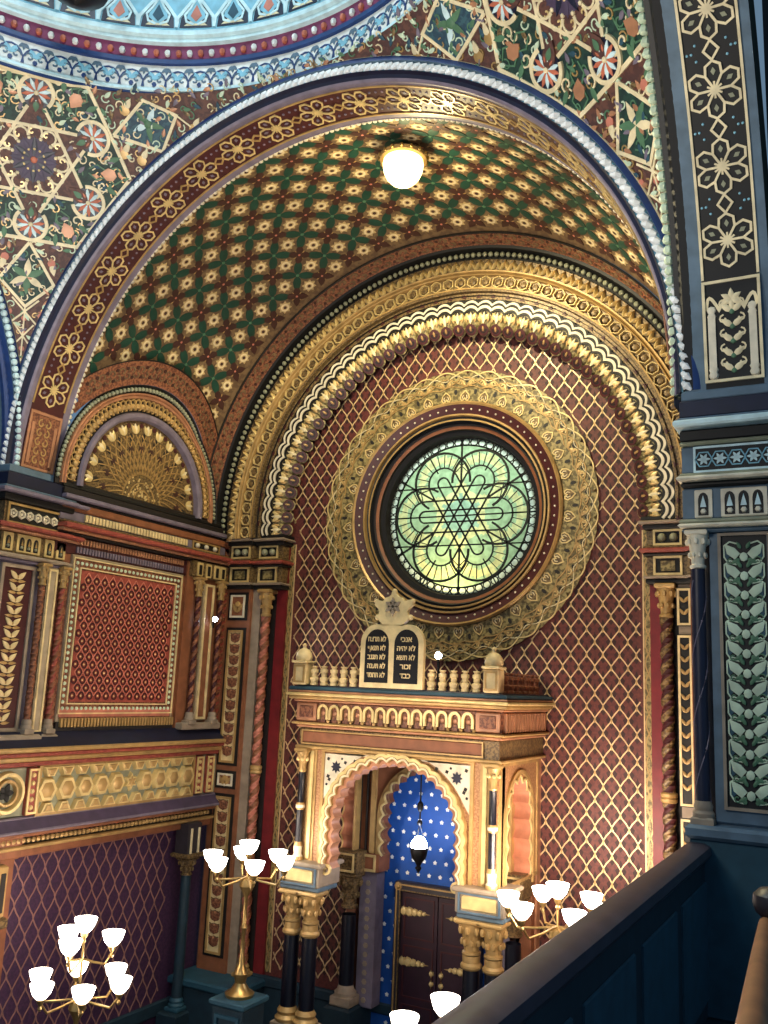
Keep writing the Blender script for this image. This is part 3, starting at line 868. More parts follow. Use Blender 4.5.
ring = empty('trim_7', (0,YR,ZTOP), 'blue, white and plum cornice ring at the foot of the dome', 'cornice', kind='structure')
RR = 2.84
def ZR(z): return 3.25+(z-3.305)*1.1
def posD(a, r, z): return (r*cos(a), YR+r*sin(a), ZR(z))
S_dr = lambda u, v, h: ((RR-.02-h)*cos(u), YR+(RR-.02-h)*sin(u), ZR(v))
mb = MB()
mb.sweep([(3.5,3.345,'arabesque_red'),(RR+.08,3.34,'cream'),(RR+.02,3.315,'cream'),(RR-.01,3.325)], posD, 0, 2*pi, 140, 'cream', True)
mb.sweep([(RR-.01,3.325),(RR-.03,3.33),(RR-.03,3.345)], posD, 0, 2*pi, 140, 'blue', True)
mb.sweep([(RR-.03,3.345),(RR-.045,3.35),(RR-.045,3.375),(RR-.02,3.38)], posD, 0, 2*pi, 140, 'pale_blue', True)
SA = lambda u, v, h: (u, v, ZR(3.338)-h)
rnd = random.Random(9)
for k in range(130):
    for rr in (RR+.17, RR+.30, RR+.44):
        a = 2*pi*(k+rnd.random()*.4)/130; u, v = rr*cos(a), YR+rr*sin(a); sg = rnd.choice((1,-1))
        mb.ribbon(spiral(u,v,.05,rnd.uniform(0,6),.9,sg,8), .013, SA, rnd.choice(('cream','gold','pale_green')), .01)
        mb.patch(leaf(u,v,rnd.uniform(0,6),.1,.045), SA, rnd.choice(('leaf_green','copper','mauve','gold_dull')), .008)
part(mb, 'lower_moulding', ring)
mb = MB()
mb.sweep([(RR-.02,3.375),(RR-.02,3.60)], posD, 0, 2*pi, 140, 'white', True)
for k in range(84):
    a = 2*pi*k/84
    s = lambda x,y,h: S_dr(a+x/RR, 3.48+y, h)
    for sg in (1,-1):
        mb.ribbon([(sg*x,y) for x,y in spiral(.05,-.02,.045,0,.9,1,8)], .013, s, 'blue_grey', .008)
        mb.patch([(sg*x,y) for x,y in leaf(.0,-.02,.9,.1,.05)], s, 'sky_blue', .008)
    mb.ribbon([(.115*cos(t)*-1, -.085+.15*abs(sin(t))) for t in [pi*i/8 for i in range(9)]], .012, s, 'blue', .008)
    mb.patch(circ(0,-.06,.022,6), s, 'blue', .01)
    s2 = lambda x,y,h: S_dr(a+pi/84+x/RR, 3.57+y, h)
    for q in range(3): mb.patch(leaf(0,0,-pi/2+(q-1)*.9,.06,.03), s2, 'blue_grey', .008)
part(mb, 'white_frieze', ring, 'white frieze with blue arabesques')
mb = MB()
mb.sweep([(RR-.02,3.60),(RR-.05,3.605),(RR-.05,3.645),(RR-.03,3.65)], posD, 0, 2*pi, 140, 'blue', True)
part(mb, 'blue_fillet', ring)
mb = MB()
mb.sweep([(RR-.03,3.65),(RR-.05,3.77)], posD, 0, 2*pi, 140, 'plum', True)
for k in range(168):
    a = 2*pi*k/168; mb.ball(((RR-.05)*cos(a), YR+(RR-.05)*sin(a), ZR(3.70)), .03, 'white' if k % 2 else 'orange', 6, 4, (1,1,1.2))
part(mb, 'plum_frieze', ring, 'plum frieze with white and orange buds')
mb = MB()
mb.sweep([(RR-.05,3.77),(RR-.09,3.78),(RR-.09,3.815),(RR-.12,3.83),(RR-.12,3.87),(RR-.10,3.89)], posD, 0, 2*pi, 140, 'pale_blue', True)
part(mb, 'upper_moulding', ring)
mb = MB()
RD = 2.74
def S_dome(u, v, h):  # u azimuth, v arc length up
    t = v/RD; r = (RD-h)*cos(t); return (r*cos(u), YR+r*sin(u), ZR(3.88)+(RD-h)*sin(t))
for j in range(10):
    pass
mb.grid(lambda u,v: S_dome(2*pi*u, v*RD*1.38, 0), 140, 24, 'sky_blue')
for k in range(48):
    a = 2*pi*k/48; da_ = 2*pi/48
    for j in range(3):
        v0 = .03+j*.36; sc = cos(v0/RD)
        s = lambda x,y,h: S_dome(a+(x+(.5*da_*RD if j%2 else 0))/RD, v0+y, h)
        w = da_*RD*.5
        mb.patch([(-w*.86,0),(w*.86,0),(w*.8,.1),(w*.45,.2),(0,.34),(-w*.45,.2),(-w*.8,.1)], s, 'navy', .004)
        mb.patch([(-w*.62,.02),(w*.62,.02),(w*.3,.07),(-w*.3,.07)], s, 'cream', .008)
        mb.patch([(0,.03),(w*.5,.1),(w*.42,.19),(0,.29),(-w*.42,.19),(-w*.5,.1)], s, 'sky_blue', .008)
        for sg in (1,-1): mb.ribbon([(sg*x,y) for x,y in [(w*.1,.03),(w*.5,.06),(w*.6,.13),(w*.3,.2),(0,.3)]], .02, s, 'pale_blue', .014)
        mb.patch([(0,.06),(w*.3,.12),(0,.23),(-w*.3,.12)], s, 'pink' if k%2 else 'teal', .012)
        mb.ribbon([(-w,0),(-w*.95,.1),(-w*.55,.2),(-w*.15,.29),(0,.36),(w*.15,.29),(w*.55,.2),(w*.95,.1),(w,0)], .03, s, 'pale_blue', .014)
o = mb.build('ceiling_dome'); tag(o, 'pale blue dome painted with ogee scales over the nave', 'dome', kind='structure')

# =================================================================== COLUMNS
def spiral_shaft(mb, x, y, z0, z1, r, m1, m2, tw=9.0, n=16, k=2):
    L = max(8, int((z1-z0)/.05)); base = len(mb.v)
    for j in range(L+1):
        z = z0+(z1-z0)*j/L
        for i in range(n):
            a = 2*pi*i/n+tw*z; rr = r*(1+.10*cos(k*2*pi*i/n*1.0)); mb.v.append((x+rr*cos(a), y+rr*sin(a), z))
    for j in range(L):
        for i in range(n):
            m = m1 if (i*2*k//n) % 2 == 0 else m2
            mb.f.append((base+j*n+i, base+j*n+(i+1)%n, base+(j+1)*n+(i+1)%n, base+(j+1)*n+i)); mb.m.append(mb.mi(m))
def capital(mb, x, y, z0, z1, r, m):
    h = z1-z0
    mb.lathe([(r*.9,0),(r*1.15,.03*h),(r*1.15,.09*h),(r*.9,.12*h),(r*.95,.3*h),(r*1.25,.62*h),(r*1.5,.84*h),(r*1.5,.86*h)], (x,y,z0), m, 14)
    mb.box((x-r*1.6,y-r*1.6,z0+.86*h),(x+r*1.6,y+r*1.6,z1), m, r*.2)
    for q in range(8):
        a = q*pi/4+pi/8
        for (rr,zz,s) in ((1.15,.36,.3),(1.45,.7,.36)):
            b = a+(pi/8 if zz > .5 else 0)
            mb.ball((x+r*rr*cos(b), y+r*rr*sin(b), z0+h*zz), r*s, m, 6, 4, (1,1,1.5))
def column(name, x, y, z0, z1, r, label, cat='column', group=None, kind='spiral', mats=('brick','mauve'), capm='gold', basem='stone', caph=.26, baseh=.14, ringz=None, tw=9.0):
    E = empty(name, (x,y,z0), label, cat, group)
    mb = MB(); mb.box((x-r*1.55,y-r*1.55,z0),(x+r*1.55,y+r*1.55,z0+baseh*.35), basem, r*.2)
    mb.lathe([(r*1.5,baseh*.35),(r*1.55,baseh*.5),(r*1.25,baseh*.62),(r*1.35,baseh*.78),(r*1.05,baseh)], (x,y,z0), basem, 16); part(mb, 'base', E)
    mb = MB()
    if kind == 'spiral': spiral_shaft(mb, x, y, z0+baseh, z1-caph, r, mats[0], mats[1], tw)
    else:
        mb.lathe([(r,baseh),(r*.96,z1-caph-z0)], (x,y,z0), mats[0], 18)
        if kind == 'twined':
            for ph in (0, pi):
                pts = [(x+r*1.0*cos(8*t+ph), y+r*1.0*sin(8*t+ph), z0+baseh+t) for t in [i*.05 for i in range(int((z1-caph-z0-baseh)/.05))]]
                mb.tube(pts, r*.09, mats[1], 5)
                for i, p in enumerate(pts[::3]): mb.ball(p, r*.17, mats[1], 5, 4)
    part(mb, 'shaft', E)
    if ringz:
        for rz in ringz:
            mb = MB(); mb.lathe([(r*1.02,-.05),(r*1.3,-.035),(r*1.3,-.01),(r*1.12,0),(r*1.3,.01),(r*1.3,.035),(r*1.02,.05)], (x,y,rz), capm, 16); part(mb, 'ring', E)
    mb = MB(); capital(mb, x, y, z1-caph, z1, r, capm); part(mb, 'capital', E)
    return E

# =================================================================== LEFT WALL
XL = -3.05; SL = S_X(XL)
wl = empty('wall_left', (XL,YL,FLOOR), 'left recess wall with a red diaper panel above a gold relief frieze', 'wall', kind='structure')
mb = MB()
mb.box((XL-.25,-3.1,-2.5),(XL-.02,0,-.05),'brown'); mb.box((-3.4,-3.1,FLOOR),(-3.16,0,-2.5),'brown'); mb.box((XL-.3,-3.1,-.12),(XL+.01,0,-.05),'dark',.01)
part(mb, 'masonry', wl)
mb = MB()
for z0,z1,d,m in ((-.13,-.08,.03,'black'),(-.20,-.13,.05,'dark'),(-.25,-.20,.09,'mauve'),(-.28,-.25,.05,'black'),(-.36,-.28,.05,'brown'),(-.47,-.36,.03,'mauve'),(-.50,-.47,.08,'gold_dull'),(-.55,-.50,.14,'brick'),(-.585,-.55,.10,'copper'),(-.61,-.585,.06,'dark'),(-.80,-.61,.0,'maroon')):
    mb.box((XL-.03,-3.0,z0),(XL+d,-.2,z1),m,.012)
for i in range(34):
    y = -2.68+i*.048; mb.box((XL+.03,y,-.455),(XL+.055,y+.034,-.375),'crest',.006)
for i in range(40):
    y = -2.72+i*.042
    mb.box((XL,y,-.69),(XL+.02,y+.026,-.625),'copper',.005); mb.box((XL,y,-.78),(XL+.02,y+.026,-.715),'mauve',.005)
for y0,y1,nb in ((-.95,-.45,3),):
    frame(mb, y0,-.46,y1,-.375,.018,S_X(XL+.035),'gold',.02); mb.box((XL+.03,y0,-.46),(XL+.037,y1,-.37),'black')
    for i in range(nb): mb.ball((XL+.045, y0+(y1-y0)*(i+.5)/nb, -.417), .034, 'ivory', 8, 5)
part(mb, 'cornice', wl, 'dark and brick red cornice with a dotted strip')
mb = MB()
y0,y1,z0,z1 = -2.76,-1.04,-2.50,-.80
mb.box((XL-.02,y0,z0),(XL+.01,y1,z1),'pier_stone')
mb.box((XL+.005,y0+.04,-2.46),(XL+.018,y1-.04,-.84),'rust')
py0,py1,pz0,pz1 = -2.63,-1.19,-2.29,-.95
mb.box((XL+.012,py0,pz0),(XL+.024,py1,pz1),'brick')
mb.box((XL+.012,py0-.1,-2.445),(XL+.02,py1+.1,-2.36),'pink',.005)
for e in (.022,.118): frame(mb, py0-e,pz0-e,py1+e,pz1+e,.012,S_X(XL+.016),'crest',.018)
mb2 = []
SP = S_X(XL+.024)
n1, n2 = int((py1-py0+.13)/.062), int((pz1-pz0+.13)/.06)
for i in range(n1+1):
    for z in (pz0-.068,pz1+.068): mb.stud(py0-.065+i*(py1-py0+.13)/n1, z, .021, S_X(XL+.016), 'pale_green', .018, 7)
for i in range(1,n2):
    for y in (py0-.068,py1+.068): mb.stud(y, pz0-.065+i*(pz1-pz0+.13)/n2, .021, S_X(XL+.016), 'pale_green', .018, 7)
W_,H_ = .117,.158
for j in range(int((pz1-pz0)/H_*2)):
    for i in range(int((py1-py0)/W_)+1):
        u = py0+.04+(i+(.5 if j%2 else 0))*W_; v = pz0+.06+j*H_/2
        if u > py1-.03 or v > pz1-.04: continue
        mb.ribbon(circ(u,v,.034,10), .017, SP, 'maroon', .006, closed=True); mb.stud(u,v,.012,SP,'gold_bright',.008,6)
for k in range(-12,26):
    for sg in (1,-1):
        pts = [(py0+.04+(k+sg*.5*t)*W_+W_/2, pz0+.06+t*H_/2) for t in range(0,18)]
        pts = [p for p in pts if py0 < p[0] < py1 and pz0 < p[1] < pz1]
        if len(pts) > 1: mb.ribbon(pts, .009, SP, 'pink', .004)
part(mb, 'wall_panel', wl, 'brick red panel of small rings in a frame of white beads')
mb = MB()
mb.box((XL-.02,-2.76,-2.60),(XL+.02,-1.02,-2.49),'dark')
for i in range(38): y = -2.72+i*.0445; mb.box((XL+.02,y,-2.545),(XL+.05,y+.026,-2.455),'gold',.006)
mb.add([(XL+.02,-3.6,-2.58),(XL+.02,-.2,-2.58),(XL+.17,-.2,-2.72),(XL+.17,-3.6,-2.72)],[(0,1,2,3)],'navy')
for z0,z1,d,m in ((-2.76,-2.715,.20,'gold'),(-2.80,-2.76,.17,'brick'),(-2.85,-2.80,.14,'gold'),(-2.90,-2.85,.09,'brick'),(-3.36,-2.90,.05,'grey_green'),(-3.40,-3.36,.08,'mauve')):
    mb.box((-3.3,-3.6,z0),(XL+d,-.18,z1),m,.012)
mb.add([(XL+.08,-3.6,-3.38),(XL+.08,-.18,-3.38),(XL+.16,-.18,-3.47),(XL+.16,-3.6,-3.47)],[(0,1,2,3)],'dusk')
for z0,z1,d,m in ((-3.50,-3.47,.17,'mauve'),(-3.54,-3.50,.12,'brown'),(-3.62,-3.54,.05,'dark'),(-3.66,-3.62,.09,'gold'),(-3.74,-3.66,.03,'brown')):
    mb.box((-3.3,-3.6,z0),(XL+d,-.18,z1),m,.012)
for i in range(56): mb.ball((XL+.06,-3.5+i*.058,-3.58), .028, 'gold', 6, 4)
part(mb, 'sill_moulding', wl, 'navy sill above gold and brick mouldings')
mb = MB(); SR = S_X(XL+.05)
zc_ = -3.13
def rel(pts, h=.04): mb.pyramid(pts, SR, 'gold_bright', h, .16); mb.pyramid([(p[0]*.6+sum(q[0] for q in pts)/len(pts)*.4, p[1]*.6+sum(q[1] for q in pts)/len(pts)*.4) for p in pts], S_X(XL+.05+h), 'gold', .012, .3)
yc0 = -1.68
hx = lambda u, r: [(u+r*cos(k*pi/3), zc_+r*sin(k*pi/3)) for k in range(6)]
st6 = [(yc0+(.105 if k%2==0 else .055)*cos(k*pi/6+pi/2), zc_+(.105 if k%2==0 else .055)*sin(k*pi/6+pi/2)) for k in range(12)]
rel(st6)
for sg in (1,-1):
    for q, u in enumerate((.22,.445,.67,.91,1.16)):
        if yc0+sg*u > -.72 or yc0+sg*u < -2.9: continue
        rel(hx(yc0+sg*u, .122 if q < 3 else .135), .055)
for q in range(-6,7):
    u = yc0+q*.205+.1
    if -2.85 < u < -.66:
        for sg in (1,-1):
            rel([(u-.10,zc_+sg*.222),(u+.10,zc_+sg*.222),(u+.045,zc_+sg*.118),(u-.045,zc_+sg*.118)][::sg], .05)
for q in range(-5,6):
    u = yc0+q*.205
    if -2.85 < u < -.66:
        pass
frame(mb, -2.93,-3.355,-.64,-2.905,.03,SR,'gold',.03)
for y in (-3.02,-.55,-.35):
    mb.box((XL+.05,y-.06,-3.35),(XL+.09,y+.06,-2.91),'brick',.01); frame(mb,y-.05,-3.33,y+.05,-2.93,.02,S_X(XL+.09),'gold_bright',.015)
    for i in range(5): mb.stud(y,-3.28+i*.075,.026,S_X(XL+.09),'gold_bright',.02,8)
mb.hexring(-3.30,zc_,.2,SR,'gold_bright',.05,.28,24); mb.hexring(-3.30,zc_,.13,SR,'gold',.04,.3,24)
for k in range(5): mb.patch(leaf(-3.30,zc_,k*2*pi/5,.09,.06),S_X(XL+.055),'black',.01)
part(mb, 'relief_frieze', wl, 'gold relief frieze of hexagons around a six-pointed star')
mb = MB()
mb.box((-3.17,-3.1,FLOOR),(-3.15,-.1,-3.70),'wall_purple')
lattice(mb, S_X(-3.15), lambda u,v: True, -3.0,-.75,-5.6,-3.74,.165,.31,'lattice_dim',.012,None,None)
mb.box((-3.17,-3.1,-5.75),(-3.11,-.1,-5.6),'teal_dark',.015)
part(mb, 'lower_hanging', wl, 'purple lattice hanging below the frieze')

# pilaster strips standing on the left wall (structure of the wall corner)
mb = MB()
mb.box((XL-.02,-.98,-2.58),(XL+.02,-.2,-.62),'brown')
mb.box((XL,-.70,-2.50),(XL+.06,-.48,-.86),'pier_stone',.015); mb.box((XL+.06,-.64,-2.45),(XL+.064,-.54,-.9),'brown'); frame(mb,-.66,-2.47,-.52,-.88,.026,S_X(XL+.06),'crest',.015)
mb.box((XL,-.95,-.80),(XL+.07,-.28,-.60),'gold_dull',.015)
for y in (-.82,-.66,-.5,-.38):
    mb.box((XL+.07,y-.05,-.79),(XL+.085,y+.05,-.62),'gold_bright',.01); mb.box((XL+.08,y-.025,-.77),(XL+.09,y+.025,-.65),'dark',.005)
mb.box((XL,-.97,-2.60),(XL+.12,-.26,-2.52),'stone',.015)
mb.box((XL-.02,-.31,-3.6),(XL+.03,-.2,-.3),'brick')
for i in range(34):
    z = -3.45+i*.09
    for sg in (1,-1): mb.patch(leaf(-.255,z,pi/2+sg*.6,.09,.045),S_X(XL+.03),'rust',.01,.01)
part(mb, 'pilaster', wl, 'corner pilaster with a narrow gold panel and a brick red leaf strip')
colg = 'slender colonnettes flanking the red wall panel'
column('colonnette', XL+.08,-.81,-2.54,-.80,.04,'slender twisted colonnette right beside the red wall panel',group=colg,mats=('maroon','brown'),tw=22,caph=.24)
column('colonnette', XL+.08,-.385,-2.54,-.80,.038,'slender twisted colonnette in the corner between red panel and gold pilaster',group=colg,mats=('maroon','brown'),tw=22,caph=.24)

# =================================================================== FRONT LEFT PIER
XP = -3.10
pl = empty('wall_pier', (-3.45,-3.3,FLOOR), 'front left pier with leaf panel, gold friezes and a blue impost', 'pier', kind='structure')
mb = MB(); mb.box((-3.85,-3.58,FLOOR),(XP-.02,-3.0,-.05),'brown'); part(mb,'masonry',pl)
SPX = S_X(XP)
mb = MB()
for z0,z1,d,m in ((-.12,-.04,.04,'blue_grey'),(-.26,-.12,.07,'navy'),(-.29,-.26,.12,'blue_grey'),(-.33,-.29,.17,'mauve'),(-.40,-.33,.10,'black'),(-.62,-.40,.05,'gold_dull'),(-.66,-.62,.15,'brick'),(-.69,-.66,.11,'copper'),(-.90,-.69,.04,'gold_dull'),(-.94,-.90,.10,'stone'),(-.97,-.94,.06,'mauve')):
    mb.box((-3.9,-3.60-d,z0),(XP+d,-2.86+ (0 if d<.1 else .02),z1),m,.012)
    mb.box((XP-.1,-2.9,z0),(XP+d-.03,-2.72+d*.3,z1),m,.012)
SPf = S_X(XP+.05)
mb.box((XP+.045,-3.60,-.60),(XP+.054,-2.99,-.43),'black'); frame(mb,-3.61,-.605,-2.98,-.425,.022,SPf,'gold',.02)
for i in range(6): mb.hexring(-3.55+i*.1,-.515,.05,SPf,'ivory',.02,.5,6,pi/2,'ivory')
mb.box((XP+.015,-2.94,-.60),(XP+.024,-2.74,-.43),'black'); frame(mb,-2.95,-.605,-2.73,-.425,.02,S_X(XP+.02),'gold',.02)
for i in range(2): mb.hexring(-2.90+i*.1,-.515,.048,S_X(XP+.02),'ivory',.02,.5,6,pi/2,'ivory')
for y0,nb in ((-3.62,1),(-3.46,3),(-3.12,1),(-2.97,1)):
    w = nb*.085+.03; Sx = S_X(XP+.04)
    mb.box((XP+.035,y0,-.88),(XP+.05,y0+w,-.70),'gold_bright',.008)
    for i in range(nb):
        u = y0+.057+i*.085
        mb.patch([(u-.028,-.86)]+[(u-.028*cos(t),-.77+.04*sin(t)) for t in [pi*q/6 for q in range(7)]]+[(u+.028,-.86)], S_X(XP+.05),'dark',.003)
        mb.stud(u,-.83,.018,S_X(XP+.053),'grey_green',.015,6); mb.patch([(u-.014,-.81),(u,-.75),(u+.014,-.81)],S_X(XP+.053),'gold',.006)
part(mb,'impost',pl,'blue and gold impost with hexagon and arcade friezes')
mb = MB()
mb.box((XP-.03,-3.60,-2.66),(XP+.0,-3.0,-.95),'mauve')
mb.box((XP,-3.56,-2.55),(XP+.012,-3.20,-1.02),'maroon'); frame(mb,-3.56,-2.56,-3.19,-1.01,.035,S_X(XP),'stone',.03)
for i in range(13):
    z = -2.48+i*.112
    for sg in (1,-1):
        mb.patch(leaf(-3.375,z,pi/2+sg*.85,.12,.05),S_X(XP+.012),'crest',.01,.015)
        mb.patch(leaf(-3.375,z-.02,pi/2+sg*1.5,.10,.03),S_X(XP+.012),'gold',.008,.01)
    mb.stud(-3.375,z+.02,.02,S_X(XP+.012),'gold',.015,6)
mb.box((XP-.02,-3.10,-2.55),(XP+.03,-2.99,-.97),'rust'); mb.box((XP-.05,-3.05,-2.6),(XP+.055,-2.92,-.97),'pier_stone',.01); frame(mb,-3.03,-2.58,-2.94,-1.0,.02,S_X(XP+.055),'crest',.012); mb.box((XP-.05,-2.93,-2.6),(XP+.04,-2.76,-.97),'rust')
mb.box((XP-.05,-3.66,-2.68),(XP+.14,-2.98,-2.60),'stone',.02); mb.box((XP-.05,-2.96,-2.68),(XP+.12,-2.76,-2.60),'stone',.02)
mb.add([(XP+.02,-3.66,-2.66),(XP+.02,-2.75,-2.66),(XP+.15,-2.75,-2.74),(XP+.15,-3.66,-2.74)],[(0,1,2,3)],'navy')
mb.box((XP-.1,-3.66,-3.74),(XP+.12,-3.05,-3.5),'brown',.02)
for i in range(2):
    mb.box((XP,-3.4+i*.14,-4.25),(XP+.1,-3.3+i*.14,-3.78),'gold',.02); mb.box((XP+.1,-3.375+i*.14,-4.2),(XP+.11,-3.325+i*.14,-3.85),'dark',.005)
mb.box((XP-.1,-3.5,-4.35),(XP+.10,-3.1,-4.25),'gold_dull',.02)
part(mb,'leaf_panel',pl,'maroon pilaster panel with pale leaf pairs in a cream frame')
column('colonnette', XP+.08,-3.13,-2.60,-.95,.036,'slender rust colonnette next to the pale leaf panel at the left edge',group=colg,mats=('rust','brown'),tw=22,caph=.22)
column('colonnette', XP+.07,-2.86,-2.60,-.95,.036,'slender rust colonnette left beside the red wall panel',group=colg,mats=('brick','brown'),tw=22,caph=.22)

# =================================================================== BACK PIERS
def back_pier(sx, name, label):
    E = empty(name, (sx*2.7,-.1,FLOOR), label, 'pier', kind='structure')
    def B(mb, x0, x1, y, z0, z1, m, ch=.012, yb=0.0): mb.box((sx*x0, y, z0),(sx*x1, yb, z1), m, ch)
    S = lambda y0: (lambda u,v,h: (sx*u, y0-h, v))
    mb = MB(); B(mb,2.64,3.06,-.2,FLOOR,-.2,'brown'); B(mb,2.22,2.66,-.04,FLOOR,-.2,'crimson'); B(mb,2.52,2.66,-.16,FLOOR,-.88,'stone'); B(mb,2.36,2.52,-.055,FLOOR,-.88,'dark'); part(mb,'masonry',E)
    mb = MB()
    for z0,z1,d,m in ((-.20,-.13,.02,'dark'),(-.25,-.20,.10,'black'),(-.28,-.25,.14,'stone'),(-.33,-.28,.08,'black'),(-.50,-.33,.03,'gold_dull'),(-.53,-.50,.08,'gold_dull'),(-.57,-.53,.13,'brick'),(-.60,-.57,.08,'dark'),(-.80,-.60,.03,'gold_dull'),(-.83,-.80,.08,'stone'),(-.88,-.83,.05,'black')):
        B(mb,2.62,3.08,-.2-d,z0,z1,m); B(mb,2.24-d*.6,2.64,-.14-d,z0,z1,m)
    for (u0,u1,y) in ((2.68,2.95,-.235),(2.30,2.56,-.175)):
        for (z0,z1) in ((-.485,-.345),(-.785,-.615)):
            mb.box((sx*u0,y,z0),(sx*u1,y+.02,z1),'black'); frame(mb,u0,z0,u1,z1,.022,S(y),'gold_bright',.02)
        for i in range(2): mb.ball((sx*(u0+.075+.115*i), y-.01, -.415), .045, 'grey_green', 8, 5)
        mb.box((sx*(u0+.06),y-.012,-.755),(sx*(u1-.06),y,-.65),'old_gold',.006)
    part(mb,'impost',E,'impost blocks framed in gold')
    mb = MB(); yf = -.2
    for (z0,z1,bg) in ((-1.27,-.92,'dark'),(-3.03,-1.36,'ivory'),(-3.30,-3.09,'dark'),(-5.2,-3.36,'ivory')):
        mb.box((sx*2.68,yf-.008,z0),(sx*2.98,yf+.01,z1),'black'); mb.box((sx*2.73,yf-.014,z0+.045),(sx*2.93,yf,z1-.045),'crest' if z1-z0 > 1 else 'brown')
        frame(mb,2.73,z0+.045,2.93,z1-.045,.024,S(yf-.012),'ivory' if bg=='dark' else 'gold',.015)
        if z1-z0 > 1:
            n = int((z1-z0-.14)/.135)
            for i in range(n):
                z = z1-.12-i*(z1-z0-.16)/n; s = S(yf-.014)
                mb.patch([(2.83+x*1.2,z+y*1.2) for x,y in [(0,-.06),(.05,-.035),(.062,.025),(.03,.04),(-.03,.04),(-.062,.025),(-.05,-.035)]], s,'rust',.008,.014); mb.ribbon([(2.83+x,z+.05+y) for x,y in [(-.075,.0),(-.04,-.015),(0,.0),(.04,-.015),(.075,.0)]],.012,s,'gold_dull',.01)
                mb.stud(2.83,z+.03,.024,s,'copper',.018,7)
                for sg in (1,-1): mb.patch(leaf(2.83+sg*.02,z-.06,pi/2-sg*1.0,.06,.02),s,'gold_dull',.006)
        else:
            zm = (z0+z1)/2; s = S(yf-.014)
            mb.stud(2.83,zm+.02,.045,s,'gold',.03,8)
            for sg in (1,-1): mb.patch(leaf(2.83,zm-.08,pi/2+sg*.6,.14,.05),s,'gold',.01,.01)
    if sx > 0:     # narrow framed strip right beside the column
        for (z0,z1) in ((-1.30,-.92),(-3.0,-1.38),(-5.2,-3.1)):
            mb.box((2.50,-.168,z0),(2.645,-.15,z1),'black'); frame(mb,2.52,z0+.02,2.63,z1-.02,.022,S(-.166),'crest',.014)
            for i in range(int((z1-z0-.1)/.12)):
                z = z1-.1-i*.12
                for sg in (1,-1): mb.patch(leaf(2.575,z-.05,pi/2-sg*.6,.08,.03),S(-.168),'gold',.01,.01)
    part(mb,'panel_strip',E,'pilaster strip with framed cup motifs')
    mb = MB()
    B(mb,2.2,3.12,-.55 if sx < 0 else -.5,FLOOR,-5.45,'teal_dark',.02); B(mb,2.16,3.15,-.6,-5.45,-5.36,'teal',.02)
    part(mb,'plinth',E,'dark teal plinth')
back_pier(-1,'wall_pier_back','pier at the left back corner with red cup panels beside a twisted column')
back_pier(1,'wall_pier_back.001','pier at the right back corner beside the blue pier')
column('twisted_column', -2.44,-.14,-5.36,-.88,.058,'tall red and white twisted column on the back wall left of the ark',mats=('pink','brown'),caph=.34,ringz=(-3.05,),tw=20,basem='gold')
column('twisted_column', 2.40,-.14,-5.36,-.88,.062,'red and white twisted column on the back wall right of the ark',mats=('gold_dull','maroon'),caph=.34,ringz=(-2.93,),tw=20,basem='gold')
column('wall_column', -2.98,-.62,-5.70,-4.05,.06,'dark teal column low in the corner under the gold frieze',kind='plain',mats=('teal_dark',),capm='gold_dull',basem='teal',caph=.2)
mb = MB(); mb.box((-3.08,-.74,-4.05),(-2.90,-.5,-3.66),'wood_dark',.015)
for y in (-.68,-.55): mb.box((-2.90,y-.012,-4.0),(-2.885,y+.012,-3.72),'cream',.004)
mb.box((-3.12,-.76,-4.05),(-2.86,-.48,-4.0),'gold_dull',.012); mb.box((-3.12,-.78,-6.28),(-2.84,-.46,-5.70),'teal_dark',.015)
o = mb.build('wall_bracket'); tag(o,'bracket block with two cream strips over the dark teal corner column','bracket',kind='structure')
mb = MB(); mb.box((3.14,-3.1,FLOOR),(3.24,0,.6),'wall_red'); lattice(mb,S_X(3.14,-1),lambda u,v:True,-2.9,-.3,-5.2,-.5,.17,.262,'lattice',.013)
o = mb.build('wall_right'); tag(o,'right recess wall behind the blue pier','wall',kind='structure')

# =================================================================== RIGHT PIER (blue) AND GALLERY
YP = -3.60
pr_ = empty('wall_pier_blue', (3.5,-3.3,-3.75), 'blue grey pier on the right with a pale leaf panel and dark impost', 'pier', kind='structure')
SPR = S_Y(YP)
mb = MB(); mb.box((3.34,-3.58,-3.75),(3.9,-3.0,-.1),'blue_grey'); mb.box((3.22,-3.45,-3.75),(3.36,-3.2,-.1),'wood_dark'); mb.box((3.1,-3.4,FLOOR),(3.9,-3.0,-3.75),'teal_dark'); part(mb,'masonry',pr_)
mb = MB()
for z0,z1,d,m in ((-.13,-.06,.02,'blue_grey'),(-.25,-.13,.05,'navy'),(-.28,-.25,.08,'blue_grey'),(-.325,-.28,.14,'pale_blue'),(-.405,-.325,.05,'black'),(-.43,-.405,.06,'grey_green'),(-.61,-.43,.03,'blue_grey'),(-.635,-.61,.07,'grey_green'),(-.665,-.635,.11,'ivory'),(-.70,-.665,.05,'black'),(-.905,-.70,.03,'blue_grey'),(-.935,-.905,.08,'grey_green'),(-.96,-.935,.10,'ivory'),(-.985,-.96,.05,'blue_grey')):
    mb.box((3.20-d*.3,YP-d,z0),(3.95+d,-2.95,z1),m,.012)
s = S_Y(YP-.03)
mb.box((3.27,YP-.036,-.60),(3.92,YP-.02,-.445),'black'); frame(mb,3.27,-.60,3.94,-.445,.014,s,'pale_blue',.012)
for i in range(7):
    u = 3.325+i*.097; mb.hexring(u,-.522,.058,s,'sky_blue',.012,.22,6,pi/6*0)
    for k in range(6): mb.patch(leaf(u,-.522,k*pi/3,.04,.018),s,'pale_blue',.01)
